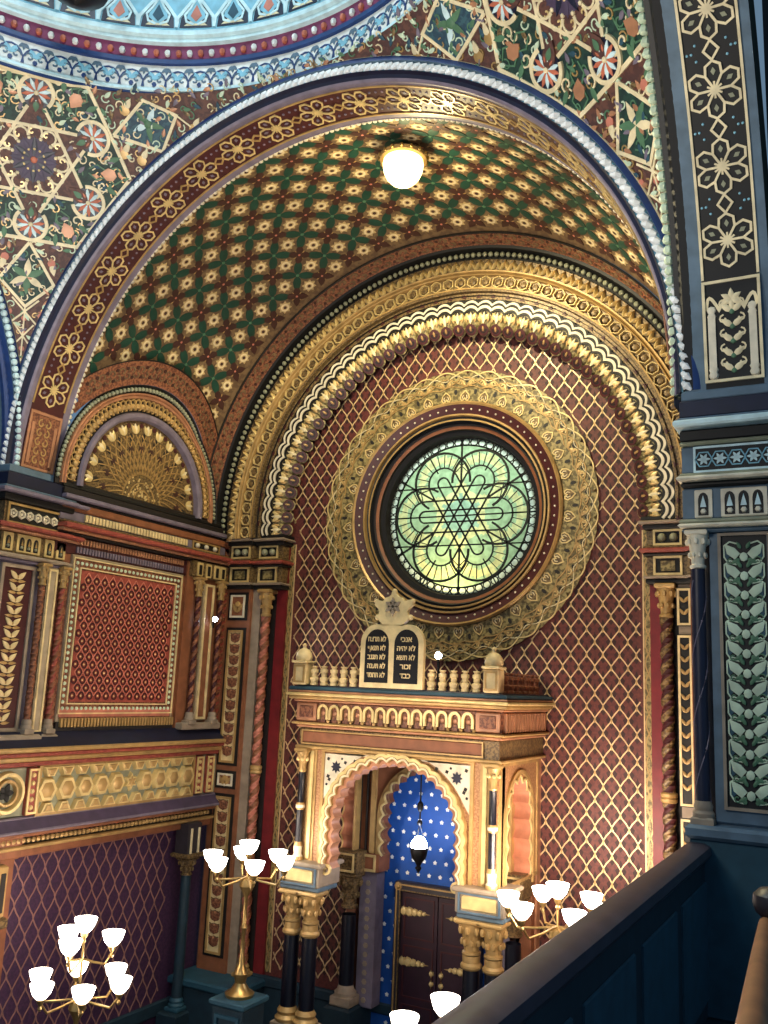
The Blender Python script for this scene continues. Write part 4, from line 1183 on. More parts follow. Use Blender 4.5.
for u0,nb in ((3.265,1),(3.42,3),(3.73,2)):
    w = nb*.08+.025
    mb.box((u0,YP-.042,-.895),(u0+w,YP-.02,-.715),'ivory',.006)
    for i in range(nb):
        u = u0+.052+i*.08; sx_ = S_Y(YP-.043)
        mb.patch([(u-.03,-.88)]+[(u-.03*cos(t),-.78+.045*sin(t)) for t in [pi*q/6 for q in range(7)]]+[(u+.03,-.88)],sx_,'black',.002)
        mb.stud(u,-.855,.019,S_Y(YP-.045),'ivory',.014,6); mb.patch([(u-.018,-.828),(u-.012,-.80),(u,-.755),(u+.012,-.80),(u+.018,-.828)],S_Y(YP-.045),'pale_blue',.006)
part(mb,'impost',pr_,'blue grey impost with hexagon frieze and small cream arcade')
mb = MB()
mb.box((3.34,YP,-2.70),(3.90,YP+.06,-.98),'blue_grey',.01)
mb.box((3.41,YP-.004,-2.60),(3.665,YP+.01,-1.01),'black'); frame(mb,3.40,-2.61,3.68,-1.0,.018,S_Y(YP),'stone',.022)
s = S_Y(YP-.004); um_ = 3.538
for i in range(13):
    z = -1.09-i*.116
    mb.patch(circ(um_,z-.05,.024,8,.028),s,'pale_green',.014,.008)
    for sg in (1,-1):
        mb.patch([(um_+sg*.02,z-.03),(um_+sg*.05,z+.005),(um_+sg*.108,z+.03),(um_+sg*.095,z-.03),(um_+sg*.05,z-.065)],s,'pale_green',.012,.008)
        mb.patch(leaf(um_+sg*.02,z-.06,-.5 if sg>0 else pi+.5,.06,.03),s,'leaf_green',.01,.006)
        mb.ribbon([(um_+sg*x,z+y) for x,y in [(.03,.03),(.08,.045),(.112,.02),(.112,-.05),(.09,-.085),(.04,-.095)]],.008,s,'pale_green',.008)
        mb.patch(leaf(um_+sg*.015,z-.0,pi/2-sg*.5,.05,.022),s,'leaf_green',.012,.006); mb.ribbon(spiral(um_+sg*.075,z-.07,.026,0,.9,sg,8),.007,s,'leaf_green',.01)
        mb.patch([(um_+sg*.075,z-.04),(um_+sg*.105,z-.0),(um_+sg*.105,z-.07)],s,'teal',.006)
        mb.patch(circ(um_+sg*.035,z-.085,.014,6),s,'leaf_green',.012)
part(mb,'leaf_panel',pr_,'tall black panel with pale blue leaf pairs')
mb = MB()
mb.box((3.20,YP-.06,-3.75),(3.98,YP+.05,-2.78),'teal',.015); mb.box((3.18,YP-.10,-2.79),(4.0,YP+.05,-2.71),'blue_grey',.02)
part(mb,'dado',pr_,'plain teal dado')
column('blue_column', 3.272,YP-.01,-2.72,-.97,.042,'slim navy column with pale twining vine on the blue pier',kind='twined',mats=('navy','mauve'),capm='ivory',basem='stone',caph=.24)
mb = MB()
mb.box((3.78,-3.5,-3.75),(6.6,-3.3,4.2),'teal')
s = S_Y(-3.5)
for j in range(40):
    for i in range(16):
        u = 3.86+(i+(.5 if j%2 else 0))*.16; v = -.2+j*.11
        if u < 6.4: mb.patch([(u,v-.08),(u+.05,v),(u,v+.08),(u-.05,v)],s,'leaf_green',.01,.01)
mb.box((3.76,-3.56,-3.75),(3.82,-3.4,4.0),'black',.01)
o = mb.build('wall_gallery'); tag(o,'green patterned end wall of the gallery at the right border','wall',kind='structure')
mb = MB()
mb.box((3.19,-9.2,-3.75),(3.28,-3.66,-2.90),'teal_dark',.01)
mb2 = MB()
yA, yB = -9.2,-3.66
prof = [(3.19,-2.90),(3.17,-2.87),(3.175,-2.83),(3.20,-2.812),(3.28,-2.812),(3.315,-2.83),(3.32,-2.87),(3.30,-2.90)]
n = len(prof)
mb2.add([(x,y,z) for y in (yA,yB) for x,z in prof],[(i,(i+1)%n,n+(i+1)%n,n+i) for i in range(n)]+[tuple(range(n)),tuple(range(n,2*n))],'rail_wood')
for i in range(6):
    y = -8.8+i*.88; mb.box((3.275,y,-3.65),(3.29,y+.74,-3.02),'teal',.01)
pa = empty('gallery_parapet', (3.28,-6.4,-3.75), 'dark gallery parapet with a broad rail running down towards the viewer', 'parapet')
part(mb,'panelling',pa); part(mb2,'rail',pa,'broad dark wooden rail')
mb = MB(); mb.box((3.2,-10,-3.95),(6.6,-3.3,-3.75),'teal_dark'); o = mb.build('floor_gallery'); tag(o,'dark gallery floor at the lower right','floor',kind='structure')
hr = empty('handrail', (3.87,-5.92,-3.75), 'brown wooden handrail ending in a dark capped post at lower right', 'handrail')
mb = MB(); mb.tube([(3.843,-5.96,-2.722),(3.93,-6.90,-2.60),(4.016,-7.808,-2.482),(4.06,-8.27,-2.42),(4.09,-8.60,-2.377)], .023, 'wood', 12); part(mb,'rail',hr,'worn brown rail')
mb = MB(); mb.box((3.83,-5.96,-3.75),(3.91,-5.88,-2.74),'wood_dark',.012); part(mb,'post',hr)
mb = MB(); mb.lathe([(.04,-.09),(.045,-.05),(.062,-.035),(.07,-.01),(.066,.02),(.045,.04),(.0,.05)],(3.868,-5.92,-2.655),'wood_dark',16,False); part(mb,'post_cap',hr,'dark rounded cap')
mb = MB(); mb.tube([(4.08,-8.5,-3.75),(4.08,-8.5,-2.40)],.018,'wood_dark',8); part(mb,'post',hr)

# floor and far walls
mb = MB(); mb.box((-8,-14,FLOOR-.2),(3.2,.2,FLOOR),'floor_stone'); o = mb.build('floor'); tag(o,'dim stone floor of the nave','floor',kind='structure')
mb = MB(); mb.box((-6.2,-13.5,FLOOR),(-6.0,-3.0,4.5),'blue_grey'); mb.box((-6.0,-3.5,-3.75),(-3.84,-3.35,4.2),'blue_grey'); o = mb.build('wall_far_left'); tag(o,'pale blue wall beyond the left nave arch','wall',kind='structure')

# =================================================================== TORAH ARK
YA = -1.25; WA = 1.08
ark = empty('torah_ark', (0,-.62,FLOOR), 'carved copper and gold canopy ark with a scalloped arch over a starry blue niche', 'ark')
def arch_curve(w, zs, zc, za, n):
    # stilted, slightly pointed arch from (-w, zs) over (0, za) to (w, zs)
    pts = []
    k = max(2, int(n*.12))
    for i in range(k): pts.append((-w, zs+(zc-zs)*i/k))
    m = n-2*k
    for i in range(m+1):
        t = pi-pi*i/m; x = w*cos(t); q = sin(t); z = zc+(za-zc)*(q**.93)
        pts.append((x*(1-.0*q), z))
    for i in range(k): pts.append((w, zc-(zc-zs)*(i+1)/k))
    return pts
def lobed(pts, nl, amp):
    n = len(pts); L = [0]
    for a, b in zip(pts[:-1], pts[1:]): L.append(L[-1]+hypot(b[0]-a[0], b[1]-a[1]))
    out = []; N = nl*8
    for i in range(N+1):
        s = L[-1]*i/N; j = 0
        while j < n-2 and L[j+1] < s: j += 1
        t = (s-L[j])/(L[j+1]-L[j]); x = pts[j][0]+(pts[j+1][0]-pts[j][0])*t; z = pts[j][1]+(pts[j+1][1]-pts[j][1])*t
        dx, dz = pts[j+1][0]-pts[j][0], pts[j+1][1]-pts[j][1]; l = hypot(dx,dz)
        nx, nz = dz/l, -dx/l       # towards the inside
        k = 1-abs(sin(pi*nl*i/N))
        out.append((x+nx*amp*k, z+nz*amp*k))
    return out
def to_rect(pts, x1, z0, z1, cz):
    out = []
    for x, z in pts:
        if z <= cz: out.append((x1 if x > 0 else -x1, z)); continue
        dx, dz = x, z-cz; k = min(x1/abs(dx) if abs(dx) > 1e-6 else 1e9, (z1-cz)/dz if dz > 1e-6 else 1e9); out.append((dx*k, cz+dz*k))
    for sx in (-1,1):          # snap one point to each corner
        i = min(range(len(out)), key=lambda q: hypot(out[q][0]-sx*x1, out[q][1]-z1)); out[i] = (sx*x1, z1)
    out[0] = (-x1, z0); out[-1] = (x1, z0)
    return out
Yxz = lambda x, z, d: (x, d, z)
base = arch_curve(.74, -3.80, -3.38, -2.685, 60)
mb = MB(); inn = lobed(base, 21, .0); outr = to_rect(inn, .90, -3.80, -2.64, -3.38)
mb.plate(outr, inn, Yxz, YA+.03, YA+.20, 'ark_gold')
S = S_Y(YA+.03)
mb.ribbon([(-.82,-3.79),(-.82,-2.665),(.82,-2.665),(.82,-3.79)],.035,S,'gold',.02)
for sx in (-1,1): mb.box((sx*.90,YA+.02,-3.79),(sx*1.0,YA+.2,-2.60),'gold',.012); mb.box((sx*1.0,YA+.06,-3.79),(sx*WA,YA+.2,-2.60),'ark_gold'); mb.box((sx*.93,YA+.005,-3.74),(sx*.97,YA+.03,-2.68),'gold_bright',.008)
part(mb,'front_wall',ark,'copper front wall')
mb = MB()
l1 = lobed(base, 25, .035); l0 = lobed(base, 25, .012)
off = lambda pts, d: [(p[0]*(1+d/.74), -3.38+(p[1]+3.38)*(1+d/.7) if p[1] > -3.38 else p[1]) for p in pts]
mb.plate(off(l0,.045), off(l1,-.02), Yxz, YA-.03, YA+.12, 'gold')
mb.plate(off(l1,-.012), off(l1,-.06), Yxz, YA+.0, YA+.16, 'copper')
mb.ribbon(off(lobed(base,25,.02),.03), .03, S_Y(YA-.03), 'gold_bright', .02)
mb.ribbon(off(l1,.0), .018, S_Y(YA-.03), 'cream', .02)
for sx in (-1,1): mb.ribbon([(sx*(.70+x),-3.80-.0+y) for x,y in spiral(0,0,.06,0,1.2,sx,14)], .022, S_Y(YA), 'gold_bright', .03)
part(mb,'scalloped_arch',ark,'gold many-lobed arch')
for sx in (-1,1):
    mb = MB(); s = S_Y(YA+.03)
    arcp = [(.80*cos(t)*1.02, -3.38+.76*sin(t)) for t in [math.radians(26+i*(70-26)/10) for i in range(11)]]
    poly = [(sx*.80,-2.70),(sx*.80,arcp[0][1]-.1)]+[(sx*x,z) for x,z in arcp]+[(sx*.22,-2.70)]
    # fan from the outer corner
    vs = [s(p[0],p[1],.012) for p in poly]; mb.add(vs,[(0,i,i+1) for i in range(1,len(vs)-1)],'ivory')
    u, v = sx*.665,-2.825
    st = [((.062 if q%2==0 else .036)*cos(q*pi/8), (.062 if q%2==0 else .036)*sin(q*pi/8)) for q in range(16)]
    mb.patch([(u+x,v+z) for x,z in st], s,'navy',.018)
    for (a,b,r) in ((.76,-2.75,.02),(.755,-2.92,.022),(.77,-3.0,.016),(.56,-2.775,.02),(.55,-2.87,.018),(.45,-2.755,.02),(.74,-2.95,.02),(.36,-2.73,.014),(.60,-2.74,.014)):
        mb.patch(circ(sx*a,b,r,4,rot=.4), s,'dark',.016)
    part(mb,'spandrel',ark,'white spandrel with a dark star')
# impost blocks and column pairs
for sx in (-1,1):
    mb = MB()
    mb.box((sx*.73,YA-.10,-3.985),(sx*1.20,YA+.30,-3.79),'stone',.015)
    mb.box((sx*.70,YA-.13,-3.80),(sx*1.23,YA+.33,-3.755),'stone',.012)
    mb.box((sx*.80,YA-.115,-3.945),(sx*1.13,YA-.09,-3.825),'gold_bright',.012); mb.box((sx*1.19,YA-.03,-3.945),(sx*1.215,YA+.22,-3.825),'gold_bright',.012)
    frame(mb,sx*.77 if sx>0 else -1.16,-3.965,1.16 if sx>0 else -.77,-3.805,.018,S_Y(YA-.10),'blue_grey',.018)
    mb.box((sx*.74,YA-.08,-4.03),(sx*1.19,YA+.28,-3.98),'blue_grey',.012)
    part(mb,'impost_block',ark,'pale impost block with a gold inset')
    for cx,cy in ((.86,YA+.0),(1.07,YA+.0)):
        mb = MB(); x = sx*cx
        mb.lathe([(.078,-5.12),(.075,-4.42)],(x,cy,0),'night',18,False); part(mb,'column_shaft',ark,'dark navy column shaft')
        mb = MB(); capital(mb,x,cy,-4.34,-4.03,.075,'gold'); mb.lathe([(.08,-4.46),(.098,-4.44),(.098,-4.42),(.08,-4.40),(.08,-4.34)],(x,cy,0),'gold',16,False); part(mb,'column_capital',ark)
        mb = MB(); mb.box((x-.12,cy-.12,-5.32),(x+.12,cy+.12,-5.25),'stone',.012); mb.lathe([(.12,-5.25),(.125,-5.22),(.095,-5.19),(.105,-5.16),(.08,-5.12)],(x,cy,0),'gold',18,False); part(mb,'column_base',ark)
    mb = MB(); x, cy = sx*.93,-.36
    mb.lathe([(.08,-5.12),(.078,-4.42)],(x,cy,0),'night',18,False); part(mb,'column_shaft',ark,'dark rear column shaft')
    mb = MB(); capital(mb,x,cy,-4.36,-3.98,.08,'gold_dull'); mb.box((x-.14,cy-.14,-3.99),(x+.14,cy+.14,-3.76),'gold_dull',.012); frame(mb,x-.1,-3.96,x+.1,-3.79,.02,S_Y(cy-.14),'gold_bright',.012); part(mb,'column_capital',ark)
    mb = MB(); mb.box((x-.12,cy-.12,-5.32),(x+.12,cy+.12,-5.22),'stone',.012); mb.lathe([(.12,-5.22),(.12,-5.19),(.095,-5.17),(.08,-5.12)],(x,cy,0),'stone',18,False); part(mb,'column_base',ark)
    # slim corner colonnette above the block
    mb = MB(); x, cy = sx*1.045,YA-.02
    mb.lathe([(.055,-3.755,'gold'),(.055,-3.72,'ivory'),(.04,-3.70,'ivory'),(.046,-3.62,'gold'),(.036,-3.58,'night'),(.036,-3.27,'gold'),(.048,-3.25,'ivory'),(.048,-3.22,'gold'),(.036,-3.20,'night'),(.034,-2.90,'gold'),(.045,-2.88,'gold'),(.036,-2.85,'gold'),(.062,-2.72,'gold'),(.07,-2.70,'gold')],(x,cy,0),'gold',14)
    for q in range(6): a = q*pi/3; mb.ball((x+.055*cos(a),cy+.055*sin(a),-2.77),.022,'gold_bright',6,4)
    mb.box((x-.075,cy-.06,-2.70),(x+.075,cy+.075,-2.66),'gold',.01)
    part(mb,'colonnette',ark,'slim dark corner colonnette with gold capital')
# side walls with cushion-lobed arches
for sx in (-1,1):
    mb = MB()
    b2 = arch_curve(.36, -3.80, -3.24, -2.80, 40); l2 = lobed(b2, 13, .055)
    Xyz = lambda y, z, d: (sx*d, -.66+y, z)
    o2 = to_rect(l2, .56, -3.80, -2.62, -3.24)
    mb.plate(o2, l2, Xyz, WA, WA-.17, 'ark_gold', 'cushion')
    mb.box((sx*(WA-.20),-.40,-3.8),(sx*(WA-.17),-.30,-2.64),'gold',.01); mb.box((sx*(WA-.2),-.30,-3.8),(sx*(WA-.17),-.27,-2.64),'dark')
    Sx = lambda u,v,h: (sx*(WA+h), -.66+u, v)
    frame(mb,-.52,-3.78,.52,-2.68,.03,Sx,'gold',.015)
    mb.ribbon([(p[0]*1.12,-3.24+(p[1]+3.24)*1.08) for p in b2], .04, Sx, 'gold', .02)
    mb.ribbon(l2, .02, Sx, 'gold_bright', .015)
    mb.box((sx*(WA-.17),-.10,-5.3),(sx*WA,-.0,-2.62),'copper'); mb.box((sx*(WA-.14),-.2,-5.3),(sx*(WA-.02),-.05,-3.8),'brown',.01)
    mb.box((sx*(WA-.2),-1.20,-3.90),(sx*(WA+.03),-.05,-3.80),'gold_dull',.012) if 0 else None
    part(mb,'side_wall',ark,'side wall with a cushion-lobed arch')
# rear arch, niche, doors
mb = MB()
b3 = arch_curve(.64, -3.80, -3.42, -2.82, 60); l3 = lobed(b3, 19, .05); o3 = to_rect(l3, .92, -3.80, -2.60, -3.42)
mb.plate(o3, l3, Yxz, -.26, -.10, 'brown')
for sx in (-1,1): mb.box((sx*.70,-.30,-3.79),(sx*.755,-.25,-2.64),'gold',.01); mb.box((sx*.80,-.29,-3.79),(sx*.82,-.25,-2.64),'dark')
mb.plate([(p[0]*1.06,-3.42+(p[1]+3.42)*1.07 if p[1]>-3.42 else p[1]) for p in lobed(b3,19,.0)], l3, Yxz, -.29, -.2, 'gold')
mb.ribbon(l3, .02, S_Y(-.29), 'gold_bright', .015)
part(mb,'rear_arch',ark,'inner gold lobed arch before the niche')
for sx in (-1,1):
    mb = MB(); mb.box((sx*.66,-.27,-5.35),(sx*.86,-.09,-3.97),'mauve',.015); mb.box((sx*.62,-.31,-3.98),(sx*.88,-.06,-3.79),'brown',.012)
    s = S_Y(-.31); u0,u1 = (.67,.83) if sx>0 else (-.83,-.67); frame(mb,u0,-3.96,u1,-3.81,.025,s,'gold_bright',.015)
    for i in range(14): mb.patch(circ(sx*.76,-4.1-i*.09,.03,6),S_Y(-.27),'stone',.008)
    part(mb,'rear_pillar',ark,'mauve pillar of the inner arch')
mb = MB(); mb.box((-.80,-.05,-5.9),(.80,-.012,-2.62),'deep_blue'); s = S_Y(-.05)
for j in range(20):
    for i in range(11):
        u = -.66+(i+(.5 if j%2 else 0))*.13; v = -2.86-j*.14
        if abs(u) < .68 and not (v < -4.02 and abs(u) < .50): 
            mb.patch([((.024 if q%2==0 else .016)*cos(q*pi/5+pi/2)+u, (.024 if q%2==0 else .016)*sin(q*pi/5+pi/2)+v) for q in range(10)], s,'white',.006)
part(mb,'niche_back',ark,'deep blue niche dotted with white stars')
mb = MB()
for x0,x1,z0,z1 in ((-.50,-.43,-5.9,-4.08),(.43,.50,-5.9,-4.08),(-.50,.50,-4.16,-4.06)): mb.box((x0,-.14,z0),(x1,-.04,z1),'wood_dark',.012)
frame(mb,-.475,-5.9,.475,-4.09,.014,S_Y(-.14),'gold',.012); frame(mb,-.435,-5.9,.435,-4.145,.012,S_Y(-.14),'gold_dull',.01)
for sx in (-1,1): mb.hexring(sx*.46,-4.11,.045,S_Y(-.14),'gold',.015,.4,8,mid='gold')
part(mb,'door_frame',ark,'dark door frame lined in gold')
for sx in (-1,1):
    mb = MB(); mb.box((sx*.006,-.10,-5.88),(sx*.43,-.05,-4.165),'door_wood',.008)
    for z0,z1 in ((-4.62,-4.22),(-5.2,-4.70),(-5.82,-5.28)): frame(mb,min(sx*.05,sx*.39),z0,max(sx*.05,sx*.39),z1,.014,S_Y(-.10),'maroon',.01)
    d = part(mb,'door',ark,'dark plum door leaf')
    s = S_Y(-.10)
    for z in (-4.36,-4.86,-5.5):
        mb = MB()
        mb.patch([(sx*x,z+y) for x,y in [(.42,-.03),(.42,.03),(.30,.025),(.09,0),(.30,-.025)]], s,'gold',.014,.006)
        for x,r in ((.40,.05),(.335,.052),(.27,.042),(.21,.034),(.16,.024)): mb.stud(sx*x,z,r,s,'gold_bright',.035,7)
        hmb = part(mb,'hinge',ark,'gold strap hinge')
        w = hmb.matrix_world.copy(); hmb.parent = d
    mb = MB()
    for z in (-4.93,-5.03): mb.stud(sx*.055,z,.028,s,'gold_bright',.03,8); mb.patch([(sx*.055+x,z+y) for x,y in [(0,-.05),(.02,0),(0,.05),(-.02,0)]],s,'gold',.01)
    k = part(mb,'knob',ark,'small gold door knobs'); k.parent = d
# entablature, cornice, roof
mb = MB()
mb.box((-WA-.02,YA-.02,-2.64),(WA+.02,0,-2.45),'gold_dull',.012); mb.box((-WA-.05,YA-.05,-2.66),(WA+.05,0,-2.63),'gold',.008)
mb.box((-WA+.02,YA-.03,-2.60),(WA-.14,YA-.01,-2.49),'brown',.006); frame(mb,-WA+.02,-2.61,WA-.14,-2.48,.014,S_Y(YA-.03),'gold',.012)
mb.box((-.95,YA+.2,-2.66),(.95,-.1,-2.62),'brown')
part(mb,'entablature',ark,'plain gold entablature')
mb = MB()
for z0,z1,d,m in ((-2.45,-2.42,.05,'copper'),(-2.42,-2.395,.09,'gold'),(-2.395,-2.19,.05,'rust'),(-2.19,-2.165,.08,'copper'),(-2.165,-2.13,.12,'gold'),(-2.13,-2.10,.145,'gold_bright'),(-2.10,-2.075,.13,'copper')):
    mb.box((-WA-d,YA-d,z0),(WA+d,0,z1),m,.01)
s = S_Y(YA-.05)
n = 13
for i in range(n):
    u = -.80+i*1.6/(n-1)
    mb.ribbon([(u-.05,-2.36)]+[(u-.05*cos(t),-2.275+.055*sin(t)) for t in [pi*q/7 for q in range(8)]]+[(u+.05,-2.36)],.026,s,'gold_bright',.035)
    mb.stud(u,-2.30,.03,s,'copper',.02,8); mb.patch([(u-.028,-2.39),(u+.028,-2.39),(u+.02,-2.33),(u-.02,-2.33)],s,'rust',.015)
    mb.ball((u+.066,YA-.075,-2.375),.02,'gold',6,4)
for sx in (-1,1):
    mb.box((sx*.88,YA-.075,-2.385),(sx*1.12,YA-.04,-2.20),'copper',.012); mb.box((sx*.92,YA-.085,-2.35),(sx*1.08,YA-.07,-2.23),'rust',.008)
    for i in range(16):
        y = YA+.0+i*.075; mb.box((sx*(WA+.04),y,-2.385),(sx*(WA+.075),y+.045,-2.20),'copper',.01)
part(mb,'cornice',ark,'stepped copper cornice with a little arcade')
mb = MB(); mb.box((-WA-.12,YA-.12,-2.075),(WA+.12,0,-2.035),'teal',.01); mb.box((-WA-.06,YA-.06,-2.04),(WA+.06,0,-2.02),'navy',.005); part(mb,'roof',ark,'blue roof slab')
# crest
def baluster(mb, x, y, m='crest'):
    mb.lathe([(.038,0),(.04,.02),(.032,.03),(.045,.055),(.045,.075),(.026,.085),(.03,.10),(.03,.125),(.04,.13),(.04,.16),(.024,.165),(.024,.18),(.034,.185),(.034,.195)],(x,y,-2.02),m,12)
YC = YA-.07
for x in [-.93+i*.117 for i in range(5)]+[.41+i*.117 for i in range(5)]:
    mb = MB(); baluster(mb,x,YC); part(mb,'crest_post',ark,'small cream crest post')
for i in range(7):
    mb = MB(); baluster(mb,WA+.0,YA+.14+i*.15,'brown'); part(mb,'crest_post',ark,'small crest post coloured brown as if unlit')  # same posts as in front; the brown paints in their shade
for x in (-1.07,1.05):
    mb = MB(); mb.box((x-.075,YC-.075,-2.02),(x+.075,YC+.075,-1.80),'crest',.012)
    mb.box((x-.088,YC-.1,-1.80),(x+.088,YC+.1,-1.775),'crest',.008)
    mb.lathe([(.08,0),(.09,.03),(.08,.08),(.05,.115),(.02,.13),(.018,.15),(.028,.165),(.0,.185)],(x,YC,-1.775),'crest',16)
    frame(mb,x-.055,-1.99,x+.055,-1.83,.018,S_Y(YC-.075),'gold',.012)
    part(mb,'corner_turret',ark,'cream corner turret with a dome cap')
mb = MB(); mb.box((-1.25,YA-.16,FLOOR),(1.25,0,-5.85),'teal_dark',.02)
for sx in (-1,1): mb.box((sx*.72,YA-.14,-5.86),(sx*1.22,YA+.20,-5.32),'teal_dark',.02); mb.box((sx*.78,-.52,-5.86),(sx*1.10,-.05,-5.32),'teal_dark',.02); mb.hexring(sx*.97,-5.58,.13,S_Y(YA-.14),'stone',.02,.3,16)
part(mb,'plinth',ark,'dark plinth')

# tablets of the law
tb = empty('stone_tablets', (0,YA-.07,-2.02), 'cream twin tablets with dark Hebrew panels standing on top of the ark', 'tablets')
mb = MB(); yt = YA-.10; s = S_Y(yt); hw = .375
out = [(-hw,-2.02)]+[(-hw/2-hw/2*cos(t), -1.49+hw/2*1.05*sin(t)) for t in [pi*i/14 for i in range(15)]][:12]
hw = .35
left = [(-hw,-2.02),(-hw,-1.58)]+[(-.175-.175*cos(t),-1.58+.185*sin(t)) for t in [pi*i/16 for i in range(1,11)]]
crown = [(-.12,-1.385),(-.155,-1.36),(-.175,-1.315),(-.155,-1.27),(-.17,-1.24),(-.215,-1.20),(-.19,-1.15),(-.12,-1.165),(-.09,-1.13),(-.05,-1.12),(-.028,-1.10),(-.02,-1.07)]
half = left+crown
full = half+[(-x,z) for x,z in half[::-1]]
n = len(full); vs = [s(x,z,.05) for x,z in full]+[s(x,z,0) for x,z in full]
c0 = [s(0,-1.40,.05), s(0,-1.40,0)]
mb.add(vs+c0,[(i,i+1,2*n) for i in range(n-1)]+[(n-1,0,2*n)]+[(n+i+1,n+i,2*n+1) for i in range(n-1)]+[(i,(i+1)%n,n+(i+1)%n,n+i) for i in range(n)],'crest')
mb.ball((0,yt-.025,-1.065),.028,'crest',8,6)
for sx in (-1,1): mb.ball((sx*.205,yt-.025,-1.165),.026,'crest',8,6); mb.ball((sx*.185,yt-.025,-1.325),.03,'crest',8,6)
part(mb,'tablet_frame',tb,'cream stone frame with a star crest')
mb = MB(); s2 = S_Y(yt-.05)
for k in range(6): mb.ribbon([(0,-1.22),(.085*cos(k*pi/3+pi/6),-1.22+.085*sin(k*pi/3+pi/6))],.02,s2,'stone',.012)
for k in range(2): mb.ribbon([(.08*cos(q*2*pi/3+pi/2+k*pi),-1.22+.08*sin(q*2*pi/3+pi/2+k*pi)) for q in range(3)],.016,s2,'stone',.014,closed=True)
part(mb,'star_crest',tb)
for sx in (-1,1):
    mb = MB(); x = sx*.163
    pts = [(x-.132,-1.97),(x+.132,-1.97)]+[(x+.132*cos(t),-1.59+.145*sin(t)) for t in [pi*i/14 for i in range(15)]]
    mb.patch(pts, s2,'slate',.004)
    pn = part(mb,'tablet_panel',tb,'dark panel with five lines of Hebrew')
    lines = ['\u05d0\u05e0\u05db\u05d9','\u05dc\u05d0 \u05d9\u05d4\u05d9\u05d4','\u05dc\u05d0 \u05ea\u05e9\u05d0','\u05d6\u05db\u05d5\u05e8','\u05db\u05d1\u05d3'] if sx>0 else ['\u05dc\u05d0 \u05ea\u05e8\u05e6\u05d7','\u05dc\u05d0 \u05ea\u05e0\u05d0\u05e3','\u05dc\u05d0 \u05ea\u05d2\u05e0\u05d1','\u05dc\u05d0 \u05ea\u05e2\u05e0\u05d4','\u05dc\u05d0 \u05ea\u05d7\u05de\u05d3']
    V, F = [], []
    for i, t in enumerate(lines):
        cu = bpy.data.curves.new('hebrew', 'FONT'); cu.body = t[::-1]; cu.size = .072; cu.align_x = 'CENTER'; cu.extrude = .003; cu.offset = .0015
        ob = bpy.data.objects.new('hebrew', cu); C.objects.link(ob); bpy.context.view_layer.update()
        me = bpy.data.meshes.new_from_object(ob.evaluated_get(bpy.context.evaluated_depsgraph_get()))
        k = len(V); xs = [v.co.x for v in me.vertices] or [0]; wdt = (max(xs)-min(xs)) or 1; kx = min(1, .20/wdt)
        V = []; F = []; k = 0
        V += [(x+v.co.x*kx, yt-.057-v.co.z, -1.565-i*.088+v.co.y) for v in me.vertices]; F += [tuple(a+k for a in p.vertices) for p in me.polygons]
        bpy.data.objects.remove(ob); bpy.data.curves.remove(cu); bpy.data.meshes.remove(me)
        mb = MB(); mb.add(V, F, 'crest'); tx = part(mb,'lettering',tb,smooth=False); tx.parent = pn


# =================================================================== LAMPS
def shade_profile(k=1.0): return [(.022*k,0),(.05*k,.012*k),(.085*k,.055*k),(.105*k,.115*k),(.11*k,.135*k),(.10*k,.135*k),(.08*k,.06*k),(.03*k,.02*k)]
LIGHTS = []
def lamp_arm(E, p0, p1, mid, k=1.0):
    mb = MB(); mb.tube([p0]+mid+[p1], .011, 'brass', 7); mb.lathe([(.008,-.09),(.02,-.07),(.012,-.05),(.03,-.02),(.035,0)],p1,'brass',10)
    a = part(mb,'arm',E)
    mb = MB(); mb.lathe(shade_profile(k*.88),p1,'lamp_glow',18,False); sh = part(mb,'lamp_shade',E,'glowing white glass bowl'); sh.parent = a
    LIGHTS.append((p1[0],p1[1],p1[2]+.16))
def candelabrum(x, y, zhub, zfoot, label, tiers, top, rot):
    E = empty('candelabrum', (x,y,zfoot), label, 'lamp', 'standing candelabra with glowing bowls')
    mb = MB(); h = zhub-zfoot
    mb.lathe([(.13,0),(.14,.03),(.09,.06),(.05,.12),(.07,.2),(.03,.28),(.035,.32),(.022,.36),(.02,h*.55),(.035,h*.57),(.02,h*.6),(.02,h-.18),(.04,h-.14),(.075,h-.08),(.06,h-.02),(.02,h)],(x,y,zfoot),'brass',16); part(mb,'pole',E,'turned brass pole')
    for (zo, R, n, a0, rise) in tiers:
        for q in range(n):
            a = a0+rot+q*2*pi/n; ex, ey = x+R*cos(a), y+R*sin(a); z = zhub+zo
            lamp_arm(E,(x,y,z),(ex,ey,z+rise),[(x+R*.4*cos(a),y+R*.4*sin(a),z-.03),(x+R*.8*cos(a),y+R*.8*sin(a),z-.05),(x+R*.98*cos(a),y+R*.98*sin(a),z+rise*.45)])
    lamp_arm(E,(x,y,zhub-.02),(x,y,zhub+top),[(x,y,zhub+top*.5)])
    return E
r_ = math.radians
candelabrum(-1.235,-1.84,-3.86,-4.92,'brass candelabrum with a ring of glowing bowls left of the ark',[(0,.37,6,0,.09)],.21,r_(43-28))
candelabrum(1.785,-1.66,-3.885,-5.02,'brass candelabrum with glowing bowls right of the ark behind the parapet rail',[(0,.42,6,0,.10)],.22,r_(5))
candelabrum(-1.88,-3.25,-4.70,-6.3,'two-tiered brass candelabrum blazing at the lower left',[(0,.36,6,0,.07),(.31,.24,3,.5,.09)],.52,r_(20))
candelabrum(1.66,-3.62,-4.56,-6.3,'two-tiered brass candelabrum in front of the ark, mostly below the picture',[(0,.36,6,0,.07),(.30,.27,3,2.6,.05)],.50,r_(40))
